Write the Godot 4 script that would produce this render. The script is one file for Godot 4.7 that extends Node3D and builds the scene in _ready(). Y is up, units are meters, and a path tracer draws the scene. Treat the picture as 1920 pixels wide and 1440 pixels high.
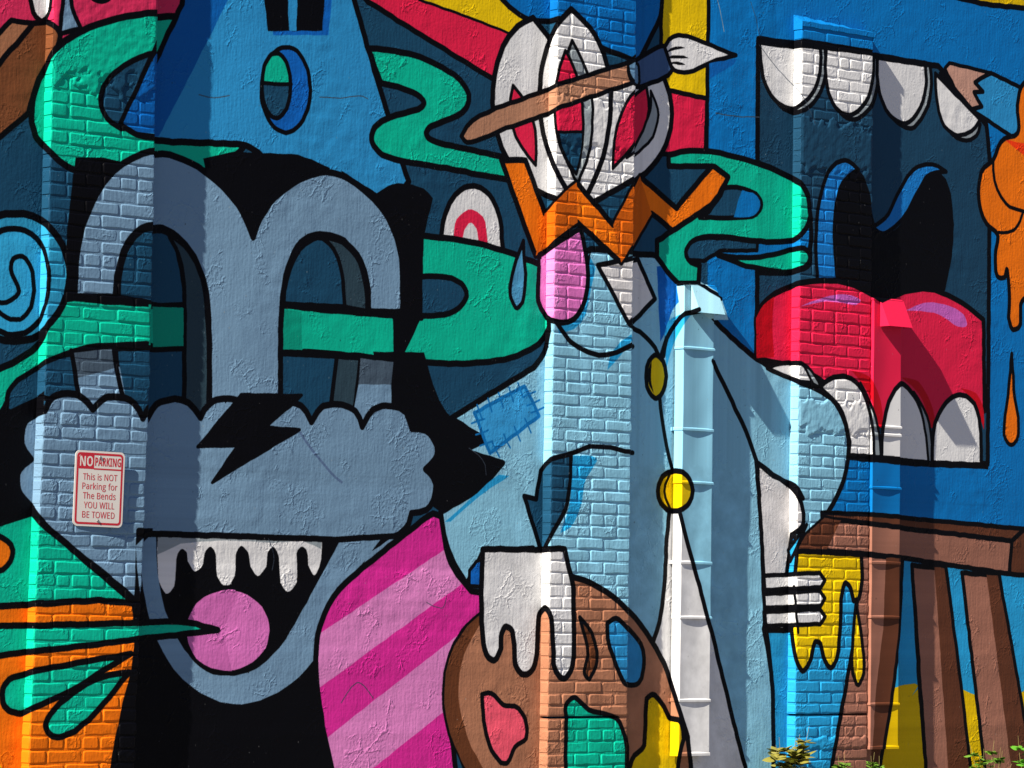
extends Node3D
# A painted masonry wall with three brick pilasters and two rectangular downspouts, seen obliquely from across a lot.
# The wall face lies in the plane z = 0, x runs along the wall, y is up, all in metres.

const PX := 320.0            # texels per metre of painted wall
const TOP := 6.4             # height of the wall
const D := 0.072             # how far the pilasters stand out
const COURSE := 0.0683
const DATUM := 0.820         # height of the open joint

var colours := {}
var shapes := []
var rng := RandomNumberGenerator.new()
var lump := FastNoiseLite.new()
var swell := FastNoiseLite.new()
var relief: Image
var mottle: NoiseTexture2D

func _ready():
	rng.seed = 7
	camera_and_light()
	var ground = sheet_ground()
	add_child(ground, true)
	noises()
	mural()
	build_wall()
	build_pilasters()
	build_downspouts()
	build_sign()
	build_weeds()

# ------------------------------------------------------------------ camera, sky, sun
func camera_and_light():
	var yaw := deg_to_rad(42.0)
	var pitch := deg_to_rad(3.55)
	var roll := 0.015
	var f := Vector3(sin(yaw) * cos(pitch), sin(pitch), -cos(yaw) * cos(pitch))
	var r := Vector3(cos(yaw), 0, sin(yaw))
	var u := r.cross(f)
	var r2 := r * cos(roll) + u * sin(roll)
	var u2 := u * cos(roll) - r * sin(roll)
	var cam := Camera3D.new()
	cam.name = "camera"
	cam.fov = 11.863
	cam.near = 0.1
	cam.far = 600.0
	cam.transform = Transform3D(Basis(r2, u2, -f), Vector3(0, 2.70, 0) - f * 20.9)
	add_child(cam, true)
	cam.current = true
	var we := WorldEnvironment.new()
	we.name = "world_environment"
	var e := Environment.new()
	e.background_mode = Environment.BG_SKY
	var sm := ProceduralSkyMaterial.new()
	sm.sky_top_color = Color(0.30, 0.46, 0.74)
	sm.sky_horizon_color = Color(0.82, 0.86, 0.92)
	sm.sky_curve = 0.16
	sm.ground_horizon_color = Color(0.55, 0.56, 0.56)
	sm.ground_bottom_color = Color(0.30, 0.29, 0.28)
	e.background_energy_multiplier = 0.25
	var sky := Sky.new()
	sky.sky_material = sm
	e.sky = sky
	e.tonemap_mode = Environment.TONE_MAPPER_LINEAR
	e.tonemap_exposure = 2.75
	e.sdfgi_enabled = true
	e.ssao_enabled = true
	e.ssil_enabled = true
	we.environment = e
	add_child(we, true)
	var sun := DirectionalLight3D.new()
	sun.name = "sun"
	sun.light_energy = 1.6
	sun.light_color = Color(1.0, 0.965, 0.90)
	sun.light_angular_distance = 0.5
	sun.shadow_enabled = true
	var way := Vector3(4.9, -4.2, -1.0).normalized()
	sun.transform = Transform3D(Basis.looking_at(way, Vector3.UP), Vector3(-20, 20, 6))
	add_child(sun, true)

# ------------------------------------------------------------------ small helpers
func tag(o, label: String, category: String, group := "", kind := ""):
	if label: o.set_meta("label", label)
	if category: o.set_meta("category", category)
	if group: o.set_meta("group", group)
	if kind: o.set_meta("kind", kind)
	return o

func thing(called: String, at: Vector3) -> Node3D:
	var o := Node3D.new()
	o.name = called
	add_child(o, true)
	o.position = at
	return o

func part(called: String, mesh: Mesh, m: Material, parent: Node) -> MeshInstance3D:
	var o := MeshInstance3D.new()
	o.name = called
	o.mesh = mesh
	o.set_surface_override_material(0, m)
	o.cast_shadow = GeometryInstance3D.SHADOW_CASTING_SETTING_ON
	parent.add_child(o, true)
	return o

func box_mesh(a: Vector3, b: Vector3) -> ArrayMesh:
	# an axis-aligned block between two corners
	var st := SurfaceTool.new()
	st.begin(Mesh.PRIMITIVE_TRIANGLES)
	st.set_smooth_group(-1)
	add_block(st, a, b)
	st.generate_normals()
	return st.commit()

func quad(st: SurfaceTool, p: Array):
	# corners anticlockwise as seen from outside
	for i in [0, 2, 1, 0, 3, 2]:
		st.set_uv(Vector2(p[i].x + p[i].z, p[i].y))
		st.add_vertex(p[i])

func add_block(st: SurfaceTool, a: Vector3, b: Vector3):
	var v := []
	for z in [a.z, b.z]:
		for y in [a.y, b.y]:
			for x in [a.x, b.x]:
				v.append(Vector3(x, y, z))
	for q in [[4, 5, 7, 6], [1, 0, 2, 3], [0, 4, 6, 2], [5, 1, 3, 7], [6, 7, 3, 2], [0, 1, 5, 4]]:
		quad(st, [v[q[0]], v[q[1]], v[q[2]], v[q[3]]])

func plain(c: Color, rough := 0.8, metal := 0.0) -> StandardMaterial3D:
	var m := StandardMaterial3D.new()
	m.albedo_color = c
	m.roughness = rough
	m.metallic = metal
	return m

func sheet_ground() -> MeshInstance3D:
	var pm := PlaneMesh.new()
	pm.size = Vector2(500, 500)
	var m := plain(Color(0.50, 0.49, 0.47), 0.95)
	var t := NoiseTexture2D.new()
	var n := FastNoiseLite.new()
	n.frequency = 0.04
	t.noise = n
	t.width = 512
	t.height = 512
	t.seamless = true
	var g := Gradient.new()
	g.set_color(0, Color(0.36, 0.35, 0.34))
	g.set_color(1, Color(0.50, 0.49, 0.47))
	t.color_ramp = g
	m.albedo_color = Color.WHITE
	m.albedo_texture = t
	m.uv1_scale = Vector3(160, 160, 1)
	var o := MeshInstance3D.new()
	o.name = "ground"
	o.mesh = pm
	o.set_surface_override_material(0, m)
	tag(o, "pale worn concrete ground of the lot in front of the mural wall", "", "", "structure")
	return o

# ------------------------------------------------------------------ noise, relief
func noises():
	lump.seed = 11
	lump.noise_type = FastNoiseLite.TYPE_SIMPLEX_SMOOTH
	lump.frequency = 7.0
	lump.fractal_type = FastNoiseLite.FRACTAL_FBM
	lump.fractal_octaves = 3
	swell.seed = 5
	swell.frequency = 0.9
	swell.fractal_octaves = 2
	mottle = NoiseTexture2D.new()
	var n := FastNoiseLite.new()
	n.seed = 23
	n.frequency = 0.012
	n.fractal_octaves = 5
	n.fractal_gain = 0.62
	mottle.noise = n
	mottle.width = 1024
	mottle.height = 1024
	mottle.seamless = true
	var g := Gradient.new()
	g.set_color(0, Color(0.84, 0.84, 0.84))
	g.set_color(1, Color(1.0, 1.0, 1.0))
	mottle.color_ramp = g
	# relief of the painted render: fine trowel grain, drag marks, and scattered angular ridges
	var w := 1024
	var h := 2048
	var a := FastNoiseLite.new()
	a.seed = 3
	a.frequency = 0.13
	a.fractal_octaves = 4
	a.fractal_gain = 0.6
	var b := FastNoiseLite.new()
	b.seed = 9
	b.noise_type = FastNoiseLite.TYPE_CELLULAR
	b.cellular_return_type = FastNoiseLite.RETURN_DISTANCE2_SUB
	b.frequency = 0.03
	b.fractal_type = FastNoiseLite.FRACTAL_NONE
	b.domain_warp_enabled = true
	b.domain_warp_amplitude = 22.0
	b.domain_warp_frequency = 0.02
	var c := FastNoiseLite.new()
	c.seed = 31
	c.frequency = 0.009
	c.fractal_octaves = 3
	var ia := a.get_seamless_image(w, h).get_data()
	var ib := b.get_seamless_image(w, h).get_data()
	var ic := c.get_seamless_image(w, h).get_data()
	# drag marks of roller and trowel: a noise drawn out lengthways
	var drag := a.get_seamless_image(w, 256)
	drag.resize(w, h, Image.INTERPOLATE_CUBIC)
	var id := drag.get_data()
	var out := PackedByteArray()
	out.resize(w * h)
	for i in w * h:
		var patch := clampf((ic[i] - 138) / 26.0, 0.0, 1.0)
		var ridge := clampf(1.0 - ib[i] / 15.0, 0.0, 1.0)
		out[i] = int(clampf(70.0 + (ia[i] - 128) * (0.16 + 0.34 * patch) + (id[i] - 128) * 0.16 * (1.2 - patch) + ridge * patch * 140.0, 0.0, 255.0))
	relief = Image.create_from_data(w, h, false, Image.FORMAT_L8, out)

# ------------------------------------------------------------------ the mural: flat paint, laid out in wall millimetres
func paint(colour: String, width: int, closed: bool, edge: String, clip: String, xy: Array):
	var p := PackedVector2Array()
	for i in range(0, xy.size(), 2):
		p.append(Vector2(xy[i], xy[i + 1]))
	shapes.append({"c": colour, "w": width, "closed": closed, "edge": edge, "clip": clip, "p": p})

func by_hand(p: PackedVector2Array, closed: bool) -> PackedVector2Array:
	# a brush never runs quite true: edges wander by a few millimetres
	var out := PackedVector2Array()
	var n := p.size()
	for i in (n if closed else n - 1):
		var a := p[i]
		var b := p[(i + 1) % n]
		var steps := clampi(int(a.distance_to(b) / 45.0), 1, 60)
		for k in steps:
			out.append(a.lerp(b, float(k) / steps))
	if not closed: out.append(p[n - 1])
	for i in out.size():
		var q := out[i]
		out[i] = q + Vector2(lump.get_noise_2d(q.x * 0.0016, q.y * 0.0016), lump.get_noise_2d(q.x * 0.0016 + 40.0, q.y * 0.0016)) * 5.5
	return out

func prepared():
	# every shape becomes a list of [colour, polygons filled even-odd, bounds]
	var done := []
	var by_name := {}
	for s in shapes:
		var p: PackedVector2Array = by_hand(s.p, s.closed) if s.c != "navy" or s.p.size() > 4 else s.p
		if s.closed and s.c != "none":
			var polys := [p]
			if s.clip:
				polys = Geometry2D.intersect_polygons(p, by_name[s.clip])
			elif not by_name.has(s.c):
				by_name[s.c] = p
			done.append([colours[s.c], polys])
		if s.w > 1:
			var ring := PackedVector2Array(p)
			var polys := []
			if s.closed:
				ring.append(p[0])
				polys = Geometry2D.offset_polyline(ring, s.w * 0.5, Geometry2D.JOIN_ROUND, Geometry2D.END_JOINED)
			else:
				polys = Geometry2D.offset_polyline(ring, s.w * 0.5, Geometry2D.JOIN_ROUND, Geometry2D.END_ROUND)
			var c = s.edge if s.closed else s.c
			if c != "none" and c != "":
				done.append([colours[c], polys])
	for d in done:
		var lo := Vector2(1e9, 1e9)
		var hi := -lo
		for q in d[1]:
			for v in q:
				lo = lo.min(v)
				hi = hi.max(v)
		d.append(lo)
		d.append(hi)
	return done

var ready_shapes := []

func tile_image(u0: float, u1: float) -> Image:
	# the paint between two lengths along the wall, from the ground to its top; drawn twice as fine and halved
	if ready_shapes.is_empty():
		ready_shapes = prepared()
	var k := PX * 2.0
	var w := int(ceil((u1 - u0) * k / 2.0)) * 2
	var h := int(TOP * k)
	var im := Image.create(w, h, false, Image.FORMAT_RGB8)
	for s in ready_shapes:
		if s[3].x < u0 * 1000.0 or s[2].x > u1 * 1000.0 or s[3].y < 0.0 or s[2].y > TOP * 1000.0:
			continue
		var r0 := int(clampf(floor(h - s[3].y * 0.001 * k), 0, h - 1))
		var r1 := int(clampf(ceil(h - s[2].y * 0.001 * k), 0, h - 1))
		var rows := []
		rows.resize(r1 - r0 + 1)
		for q in s[1]:
			var n = q.size()
			for i in n:
				var a: Vector2 = q[i]
				var b: Vector2 = q[(i + 1) % n]
				var ya := h - a.y * 0.001 * k
				var yb := h - b.y * 0.001 * k
				if ya == yb:
					continue
				var xa := (a.x * 0.001 - u0) * k
				var xb := (b.x * 0.001 - u0) * k
				if ya > yb:
					var t := ya
					ya = yb
					yb = t
					t = xa
					xa = xb
					xb = t
				var first := maxi(int(ceil(ya - 0.5)), r0)
				var last := mini(int(ceil(yb - 0.5)) - 1, r1)
				var step := (xb - xa) / (yb - ya)
				var x := xa + (first + 0.5 - ya) * step
				for r in range(first, last + 1):
					if rows[r - r0] == null:
						rows[r - r0] = PackedFloat32Array()
					rows[r - r0].append(x)
					x += step
		for r in rows.size():
			if rows[r] == null:
				continue
			var xs: PackedFloat32Array = rows[r]
			xs.sort()
			for i in range(0, xs.size() - 1, 2):
				var x0 := clampi(int(round(xs[i])), 0, w)
				var x1 := clampi(int(round(xs[i + 1])), 0, w)
				if x1 > x0:
					im.fill_rect(Rect2i(x0, r + r0, x1 - x0, 1), s[0])
	im.shrink_x2()
	# flecks where the paint has chipped or been spattered
	var iw := im.get_width()
	var ih := im.get_height()
	for fleck in int((u1 - u0) * TOP * 45.0):
		var x := rng.randi_range(0, iw - 4)
		var y := rng.randi_range(0, ih - 4)
		var c := im.get_pixel(x, y)
		var dark := rng.randf() < 0.4
		var t := rng.randf_range(0.12, 0.45)
		c = c.lerp(Color(0.10, 0.10, 0.11) if dark else Color(0.62, 0.62, 0.60), t)
		im.fill_rect(Rect2i(x, y, rng.randi_range(1, 2), rng.randi_range(1, 3)), c)
	return im

func painted(u0: float, u1: float, bump_cm: float, rough := 0.5) -> StandardMaterial3D:
	var im := tile_image(u0, u1)
	var w := im.get_width()
	var h := im.get_height()
	var hm := Image.create(w, h, false, Image.FORMAT_L8)
	var off := rng.randi_range(0, 1023)
	var x := 0
	while x < w:
		var run := mini(1024 - off, w - x)
		hm.blit_rect(relief, Rect2i(off, 0, run, h), Vector2i(x, 0))
		x += run
		off = 0
	var m := StandardMaterial3D.new()
	m.albedo_texture = ImageTexture.create_from_image(im)
	m.roughness = rough
	m.metallic_specular = 0.17
	m.texture_repeat = false
	m.heightmap_enabled = true
	m.heightmap_texture = ImageTexture.create_from_image(hm)
	m.heightmap_scale = bump_cm
	m.detail_enabled = true
	m.detail_blend_mode = BaseMaterial3D.BLEND_MODE_MUL
	m.detail_uv_layer = BaseMaterial3D.DETAIL_UV_2
	m.detail_albedo = mottle
	return m

# paint runs on over every return, so a point's place in the mural is its length along the unrolled surface
func unrolled(p: Vector3, u0: float, u1: float) -> Vector2:
	return Vector2((p.x + p.z - u0) / (u1 - u0), 1.0 - p.y / TOP)

# the left pilaster and the wall next to it lean out of plumb towards the foot
func lean(p: Vector3) -> Vector3:
	var share := 1.0 - smoothstep(-2.5, -1.3, p.x)
	return p + Vector3(-0.048 * clampf((2.6 - p.y) / 2.0, 0.0, 1.3) * share, 0, 0)

func grid_mesh(x0: float, x1: float, y0: float, y1: float, cell: float, u0: float, u1: float, form: String) -> ArrayMesh:
	var nx := int(ceil((x1 - x0) / cell))
	var ny := int(ceil((y1 - y0) / cell))
	var v := PackedVector3Array()
	var uv := PackedVector2Array()
	var uv2 := PackedVector2Array()
	var nn := PackedVector3Array()
	var ix := PackedInt32Array()
	var z := PackedFloat32Array()
	for j in ny + 1:
		for i in nx + 1:
			z.append(height(form, lerpf(x0, x1, float(i) / nx), lerpf(y0, y1, float(j) / ny), float(i) / nx, float(j) / ny))
	for j in ny + 1:
		for i in nx + 1:
			var k := j * (nx + 1) + i
			var p := Vector3(lerpf(x0, x1, float(i) / nx), lerpf(y0, y1, float(j) / ny), z[k])
			uv.append(unrolled(p, u0, u1))
			uv2.append(Vector2(p.x + p.z, p.y) / 2.3)
			v.append(lean(p))
			var dzx := z[k + (1 if i < nx else 0)] - z[k - (1 if i > 0 else 0)]
			var dzy := z[k + (nx + 1 if j < ny else 0)] - z[k - (nx + 1 if j > 0 else 0)]
			nn.append(Vector3(-dzx / (2.0 * cell), -dzy / (2.0 * cell), 1.0).normalized())
			if i < nx and j < ny:
				ix.append_array(PackedInt32Array([k, k + nx + 2, k + 1, k, k + nx + 1, k + nx + 2]))
	return indexed(v, nn, uv, uv2, ix)

func indexed(v, nn, uv, uv2, ix) -> ArrayMesh:
	var arr := []
	arr.resize(Mesh.ARRAY_MAX)
	arr[Mesh.ARRAY_VERTEX] = v
	arr[Mesh.ARRAY_NORMAL] = nn
	arr[Mesh.ARRAY_TEX_UV] = uv
	arr[Mesh.ARRAY_TEX_UV2] = uv2
	arr[Mesh.ARRAY_INDEX] = ix
	var am := ArrayMesh.new()
	am.add_surface_from_arrays(Mesh.PRIMITIVE_TRIANGLES, arr)
	return am

func height(form: String, x: float, y: float, s: float, t: float) -> float:
	var slow := swell.get_noise_2d(x, y)
	if form == "wall":
		# slow waves of the render, broad lumps, and the ghost of the courses beneath it
		var n := lump.get_noise_2d(x, y)
		var course := fposmod((y - DATUM) / COURSE, 1.0)
		var ghost := (1.0 - smoothstep(0.0, 0.16, minf(course, 1.0 - course))) * clampf(slow * 3.0 + 0.1, 0.0, 1.0)
		# the face sits a little deeper beside the right flank of the first two pilasters
		var back := 0.020 * (1.0 - smoothstep(-2.45, -1.8, x)) if x > -2.65 else 0.0
		if x > 0.8: back += 0.010 * (1.0 - smoothstep(1.0, 1.25, x))
		return -back + slow * 0.0045 + n * 0.0010 * (1.0 + 1.5 * clampf(slow * 3.0, 0.0, 1.0)) - ghost * 0.0012
	# a trowelled patch over the bricks: thick in the middle, ragged at its lower and upper edge
	var edge := minf(t, 1.0 - t)
	if form == "patch_to_top":
		edge = t
	var ragged := edge * 4.0 + lump.get_noise_2d(x * 1.3, y * 1.3) * 0.9 - 0.35
	var side := minf(s, 1.0 - s)
	return D - 0.009 + 0.013 * smoothstep(0.0, 0.35, ragged) + lump.get_noise_2d(x * 2.2 + 9.0, y * 2.2) * 0.0022 - 0.006 * (1.0 - smoothstep(0.0, 0.02, side))

# ------------------------------------------------------------------ wall
const PIL := [[-3.238, -2.582], [0.245, 0.872], [2.270, 2.912]]

func build_wall():
	var t := thing("painted_wall", Vector3.ZERO)
	tag(t, "long masonry wall with rough render covered by a colourful abstract mural", "wall")
	var bays := [[-5.2, PIL[0][0] + 0.03], [PIL[0][1] - 0.03, PIL[1][0] + 0.03], [PIL[1][1] - 0.03, PIL[2][1] - 0.03], [PIL[2][1] - 0.03, 6.4]]
	for b in bays:
		var m := painted(b[0], b[1], 0.45)
		part("wall_bay", grid_mesh(b[0], b[1], 0.0, TOP, 0.02, b[0], b[1], "wall"), m, t)
	part("wall_core", box_mesh(Vector3(-14, 0, -0.32), Vector3(16, TOP - 0.004, -0.06)), plain(Color(0.10, 0.33, 0.52), 0.8), t)
	part("wall_end", box_mesh(Vector3(-14, 0, -0.03), Vector3(-5.203, TOP - 0.008, 0.0)), plain(Color(0.12, 0.30, 0.42), 0.7), t)
	part("wall_end", box_mesh(Vector3(6.403, 0, -0.03), Vector3(16, TOP - 0.008, 0.0)), plain(Color(0.10, 0.42, 0.66), 0.7), t)
	part("coping", box_mesh(Vector3(-14, TOP, -0.38), Vector3(16, TOP + 0.09, 0.05)), plain(Color(0.55, 0.54, 0.52), 0.9), t)

# ------------------------------------------------------------------ pilasters
func brick_mesh(xa: float, xb: float, ya: float, yb: float, zf: float, u0: float, u1: float) -> ArrayMesh:
	# a worn, painted brick: rounded corners, soft arris, its ends running back into the wall
	var w := xb - xa
	var h := yb - ya
	var c := Vector2((xa + xb) * 0.5, (ya + yb) * 0.5)
	var outline := []
	var r := rng.randf_range(0.004, 0.010)
	var per := 4 if w > 0.14 else 2
	var corners := [Vector2(-1, -1), Vector2(1, -1), Vector2(1, 1), Vector2(-1, 1)]
	for q in 4:
		var a: Vector2 = corners[q]
		var b: Vector2 = corners[(q + 1) % 4]
		var pa := Vector2(a.x * w * 0.5, a.y * h * 0.5)
		var pb := Vector2(b.x * w * 0.5, b.y * h * 0.5)
		var n := per if q % 2 == 0 else 1
		var d := (pb - pa).normalized()
		var l := pa.distance_to(pb)
		outline.append(pa + d * r)
		for k in range(1, n):
			outline.append(pa + d * (l * k / n) + Vector2(rng.randf_range(-0.0026, 0.0026), rng.randf_range(-0.0028, 0.0026)))
		outline.append(pb - d * r)
	for k in outline.size():
		outline[k] += Vector2(rng.randf_range(-0.0012, 0.0012), rng.randf_range(-0.0012, 0.0012))
	var tilt := Vector2(rng.randf_range(-0.014, 0.014), rng.randf_range(-0.02, 0.02))
	var rings := [[0.0, -zf + 0.004], [0.0, -0.0056], [0.0016, -0.0022], [0.0075, 0.0]]
	var v := []
	for ring in rings:
		for p in outline:
			var q: Vector2 = p - p.normalized() * ring[0] if ring[0] > 0.0 else p
			if ring[0] > 0.0:
				q = Vector2(p.x - signf(p.x) * minf(ring[0], absf(p.x)), p.y - signf(p.y) * minf(ring[0], absf(p.y)))
			var z: float = zf + ring[1]
			if ring[1] > -0.01:
				z += q.x * tilt.x + q.y * tilt.y + rng.randf_range(-0.0005, 0.0005)
			v.append(Vector3(c.x + q.x, c.y + q.y, z))
	var n := outline.size()
	var st := SurfaceTool.new()
	st.begin(Mesh.PRIMITIVE_TRIANGLES)
	st.set_smooth_group(0)
	v.append(Vector3(c.x - w * 0.22, c.y, zf + rng.randf_range(-0.0008, 0.0012)))
	v.append(Vector3(c.x + w * 0.22, c.y, zf + rng.randf_range(-0.0008, 0.0012)))
	var put := func(group: int, list: Array):
		st.set_smooth_group(group)
		for i in list:
			st.set_uv(unrolled(v[i], u0, u1))
			st.set_uv2(Vector2(v[i].x + v[i].z, v[i].y) / 2.3)
			st.add_vertex(lean(v[i]))
	for k in rings.size() - 1:
		for i in n:
			var a := k * n + i
			var b := k * n + (i + 1) % n
			put.call(-1 if k == 0 else 1, [a, b + n, b, a, a + n, b + n])
	# the face: two fans that meet along a seam
	var base := (rings.size() - 1) * n
	for i in n:
		var a := base + i
		var b := base + (i + 1) % n
		var e := base + (i + 2) % n
		var here := v.size() - 2 if (v[a].x + v[b].x) * 0.5 < c.x else v.size() - 1
		var next := v.size() - 2 if (v[b].x + v[e].x) * 0.5 < c.x else v.size() - 1
		put.call(2, [a, here, b])
		if here != next:
			put.call(2, [b, here, next])
	st.generate_normals()
	return st.commit()

func courses(root: Node3D, x0: float, x1: float, bottom: float, top: float, m: Material, u0: float, u1: float, joint: bool):
	var i := int(floor((bottom - DATUM) / COURSE))
	while true:
		var ya := DATUM + i * COURSE + 0.003
		var yb := ya + COURSE - 0.0068
		if joint and i == 0: ya += 0.006
		if joint and i == -1: yb -= 0.006
		if ya > top: break
		var cuts := []
		var w := x1 - x0
		var turn := posmod(i, 6)
		if turn == 4:
			for k in 7: cuts.append(x0 + w * k / 6.0 + (rng.randf_range(-0.012, 0.012) if k > 0 and k < 6 else 0.0))
		elif turn % 2 == 0:
			cuts = [x0, x0 + w / 3.0, x0 + w * 2.0 / 3.0, x1]
		else:
			cuts = [x0, x0 + w * 0.165, x0 + w * 0.498, x0 + w * 0.832, x1]
		for k in cuts.size() - 1:
			var a: float = cuts[k] + (0.0036 if k > 0 else 0.0)
			var b: float = cuts[k + 1] - (0.0036 if k < cuts.size() - 2 else 0.0)
			if k > 0: a += rng.randf_range(-0.004, 0.004)
			if rng.randf() < 0.07: b -= 0.007
			elif rng.randf() < 0.15: b += 0.005
			part("brick", brick_mesh(a + rng.randf_range(0, 0.002), b, ya + rng.randf_range(-0.002, 0.002), yb + rng.randf_range(-0.0025, 0.002), D + rng.randf_range(-0.0024, 0.0010), u0, u1), m, root)
		i += 1

func shell(x0: float, x1: float, y0: float, y1: float, z: float, u0: float, u1: float) -> ArrayMesh:
	# the mortar body: three faces with a few rows so that it can follow the lean
	var st := SurfaceTool.new()
	st.begin(Mesh.PRIMITIVE_TRIANGLES)
	st.set_smooth_group(-1)
	var rows := maxi(1, int((y1 - y0) / 0.2))
	var foot := [Vector3(x0, 0, -0.02), Vector3(x0, 0, z), Vector3(x1, 0, z), Vector3(x1, 0, -0.02)]
	for j in rows:
		var ya := lerpf(y0, y1, float(j) / rows)
		var yb := lerpf(y0, y1, float(j + 1) / rows)
		for k in 3:
			var q := [foot[k] + Vector3(0, ya, 0), foot[k + 1] + Vector3(0, ya, 0), foot[k + 1] + Vector3(0, yb, 0), foot[k] + Vector3(0, yb, 0)]
			for i in [0, 2, 1, 0, 3, 2]:
				st.set_uv(unrolled(q[i], u0, u1))
				st.set_uv2(Vector2(q[i].x + q[i].z, q[i].y) / 2.3)
				st.add_vertex(lean(q[i]))
	var a := [foot[0], foot[1], foot[2], foot[3]]
	for i in [0, 2, 1, 0, 3, 2]:
		var p: Vector3 = a[i] + Vector3(0, y1, 0)
		st.set_uv(unrolled(p, u0, u1))
		st.set_uv2(Vector2(p.x, p.y) / 2.3)
		st.add_vertex(lean(p))
	for i in [0, 1, 2, 0, 2, 3]:
		var p: Vector3 = a[i] + Vector3(0, y0, 0)
		st.set_uv(unrolled(p, u0, u1))
		st.set_uv2(Vector2(p.x, p.y) / 2.3)
		st.add_vertex(lean(p))
	st.generate_normals()
	return st.commit()

func build_pilasters():
	var says := ["brick pilaster carrying the no parking sign, painted slate blue, teal and orange",
		"brick pilaster with white petals, orange zigzag and pale blue paint, beside the yellow discs",
		"brick pilaster with a sloped bright blue top and yellow drips, next to a downspout"]
	var tops := [4.75, 5.25, 5.02]
	var patches := [[[3.97, 4.75, "patch_to_top"]], [[4.02, 4.42, "patch"]], [[4.07, 4.50, "patch"], [2.50, 2.76, "patch"], [0.60, 0.70, "patch"]]]
	for k in 3:
		var x0: float = PIL[k][0]
		var x1: float = PIL[k][1]
		var u0 := x0 - 0.03
		var u1 := x1 + D + 0.02
		var m := painted(u0, u1, 0.45 * 1.1)
		var t := thing("brick_pilaster", Vector3.ZERO)
		tag(t, says[k], "pilaster", "brick pilasters standing out from the mural wall")
		if k == 0:
			part("mortar_body", shell(x0 + 0.005, x1 - 0.005, 0.0, tops[k], D - 0.0040, u0, u1), m, t)
		else:
			# an open bed joint splits the body at knee height
			part("mortar_body", shell(x0 + 0.005, x1 - 0.005, 0.0, DATUM - 0.006, D - 0.0040, u0, u1), m, t)
			part("mortar_body", shell(x0 + 0.005, x1 - 0.005, DATUM + 0.008, tops[k], D - 0.0040, u0, u1), m, t)
		courses(t, x0, x1, 0.0, tops[k] - 0.05, m, u0, u1, k > 0)
		for p in patches[k]:
			part("render_patch", grid_mesh(x0 + 0.002, x1 - 0.002, p[0], p[1], 0.01, u0, u1, p[2]), m, t)
		if k < 2:
			part("rendered_top", shell(x0, x1, tops[k] + 0.02, TOP - 0.01, D, u0, u1), m, t)
		else:
			# weathered slope of mortar that ends the pilaster
			var st := SurfaceTool.new()
			st.begin(Mesh.PRIMITIVE_TRIANGLES)
			st.set_smooth_group(-1)
			var n := 16
			var front := []
			var back := []
			for i in n + 1:
				var s := float(i) / n
				var x := lerpf(x0 - 0.002, x1 + 0.002, s)
				front.append(Vector3(x, 5.035 + rng.randf_range(-0.003, 0.003), D + 0.002))
				back.append(Vector3(x, 5.035 + lerpf(0.050, 0.022, s) + rng.randf_range(-0.006, 0.006), -0.012))
			for i in n:
				for q in [[front[i], front[i + 1], back[i + 1], back[i]], [front[i] - Vector3(0, 0.03, 0), front[i + 1] - Vector3(0, 0.03, 0), front[i + 1], front[i]]]:
					for j in [0, 2, 1, 0, 3, 2]:
						st.set_uv(unrolled(q[j], u0, u1))
						st.set_uv2(Vector2(q[j].x, q[j].y) / 2.3)
						st.add_vertex(q[j])
			for e in [[front[0], back[0], -1], [front[n], back[n], 1]]:
				var q := [e[1] - Vector3(0, 0.1, 0), e[0] - Vector3(0, 0.05, 0), e[0], e[1]]
				for j in ([0, 2, 1, 0, 3, 2] if e[2] < 0 else [0, 1, 2, 0, 2, 3]):
					st.set_uv(unrolled(q[j], u0, u1))
					st.set_uv2(Vector2(q[j].x, q[j].y) / 2.3)
					st.add_vertex(q[j])
			st.generate_normals()
			part("sloped_cap", st.commit(), m, t)

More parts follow.
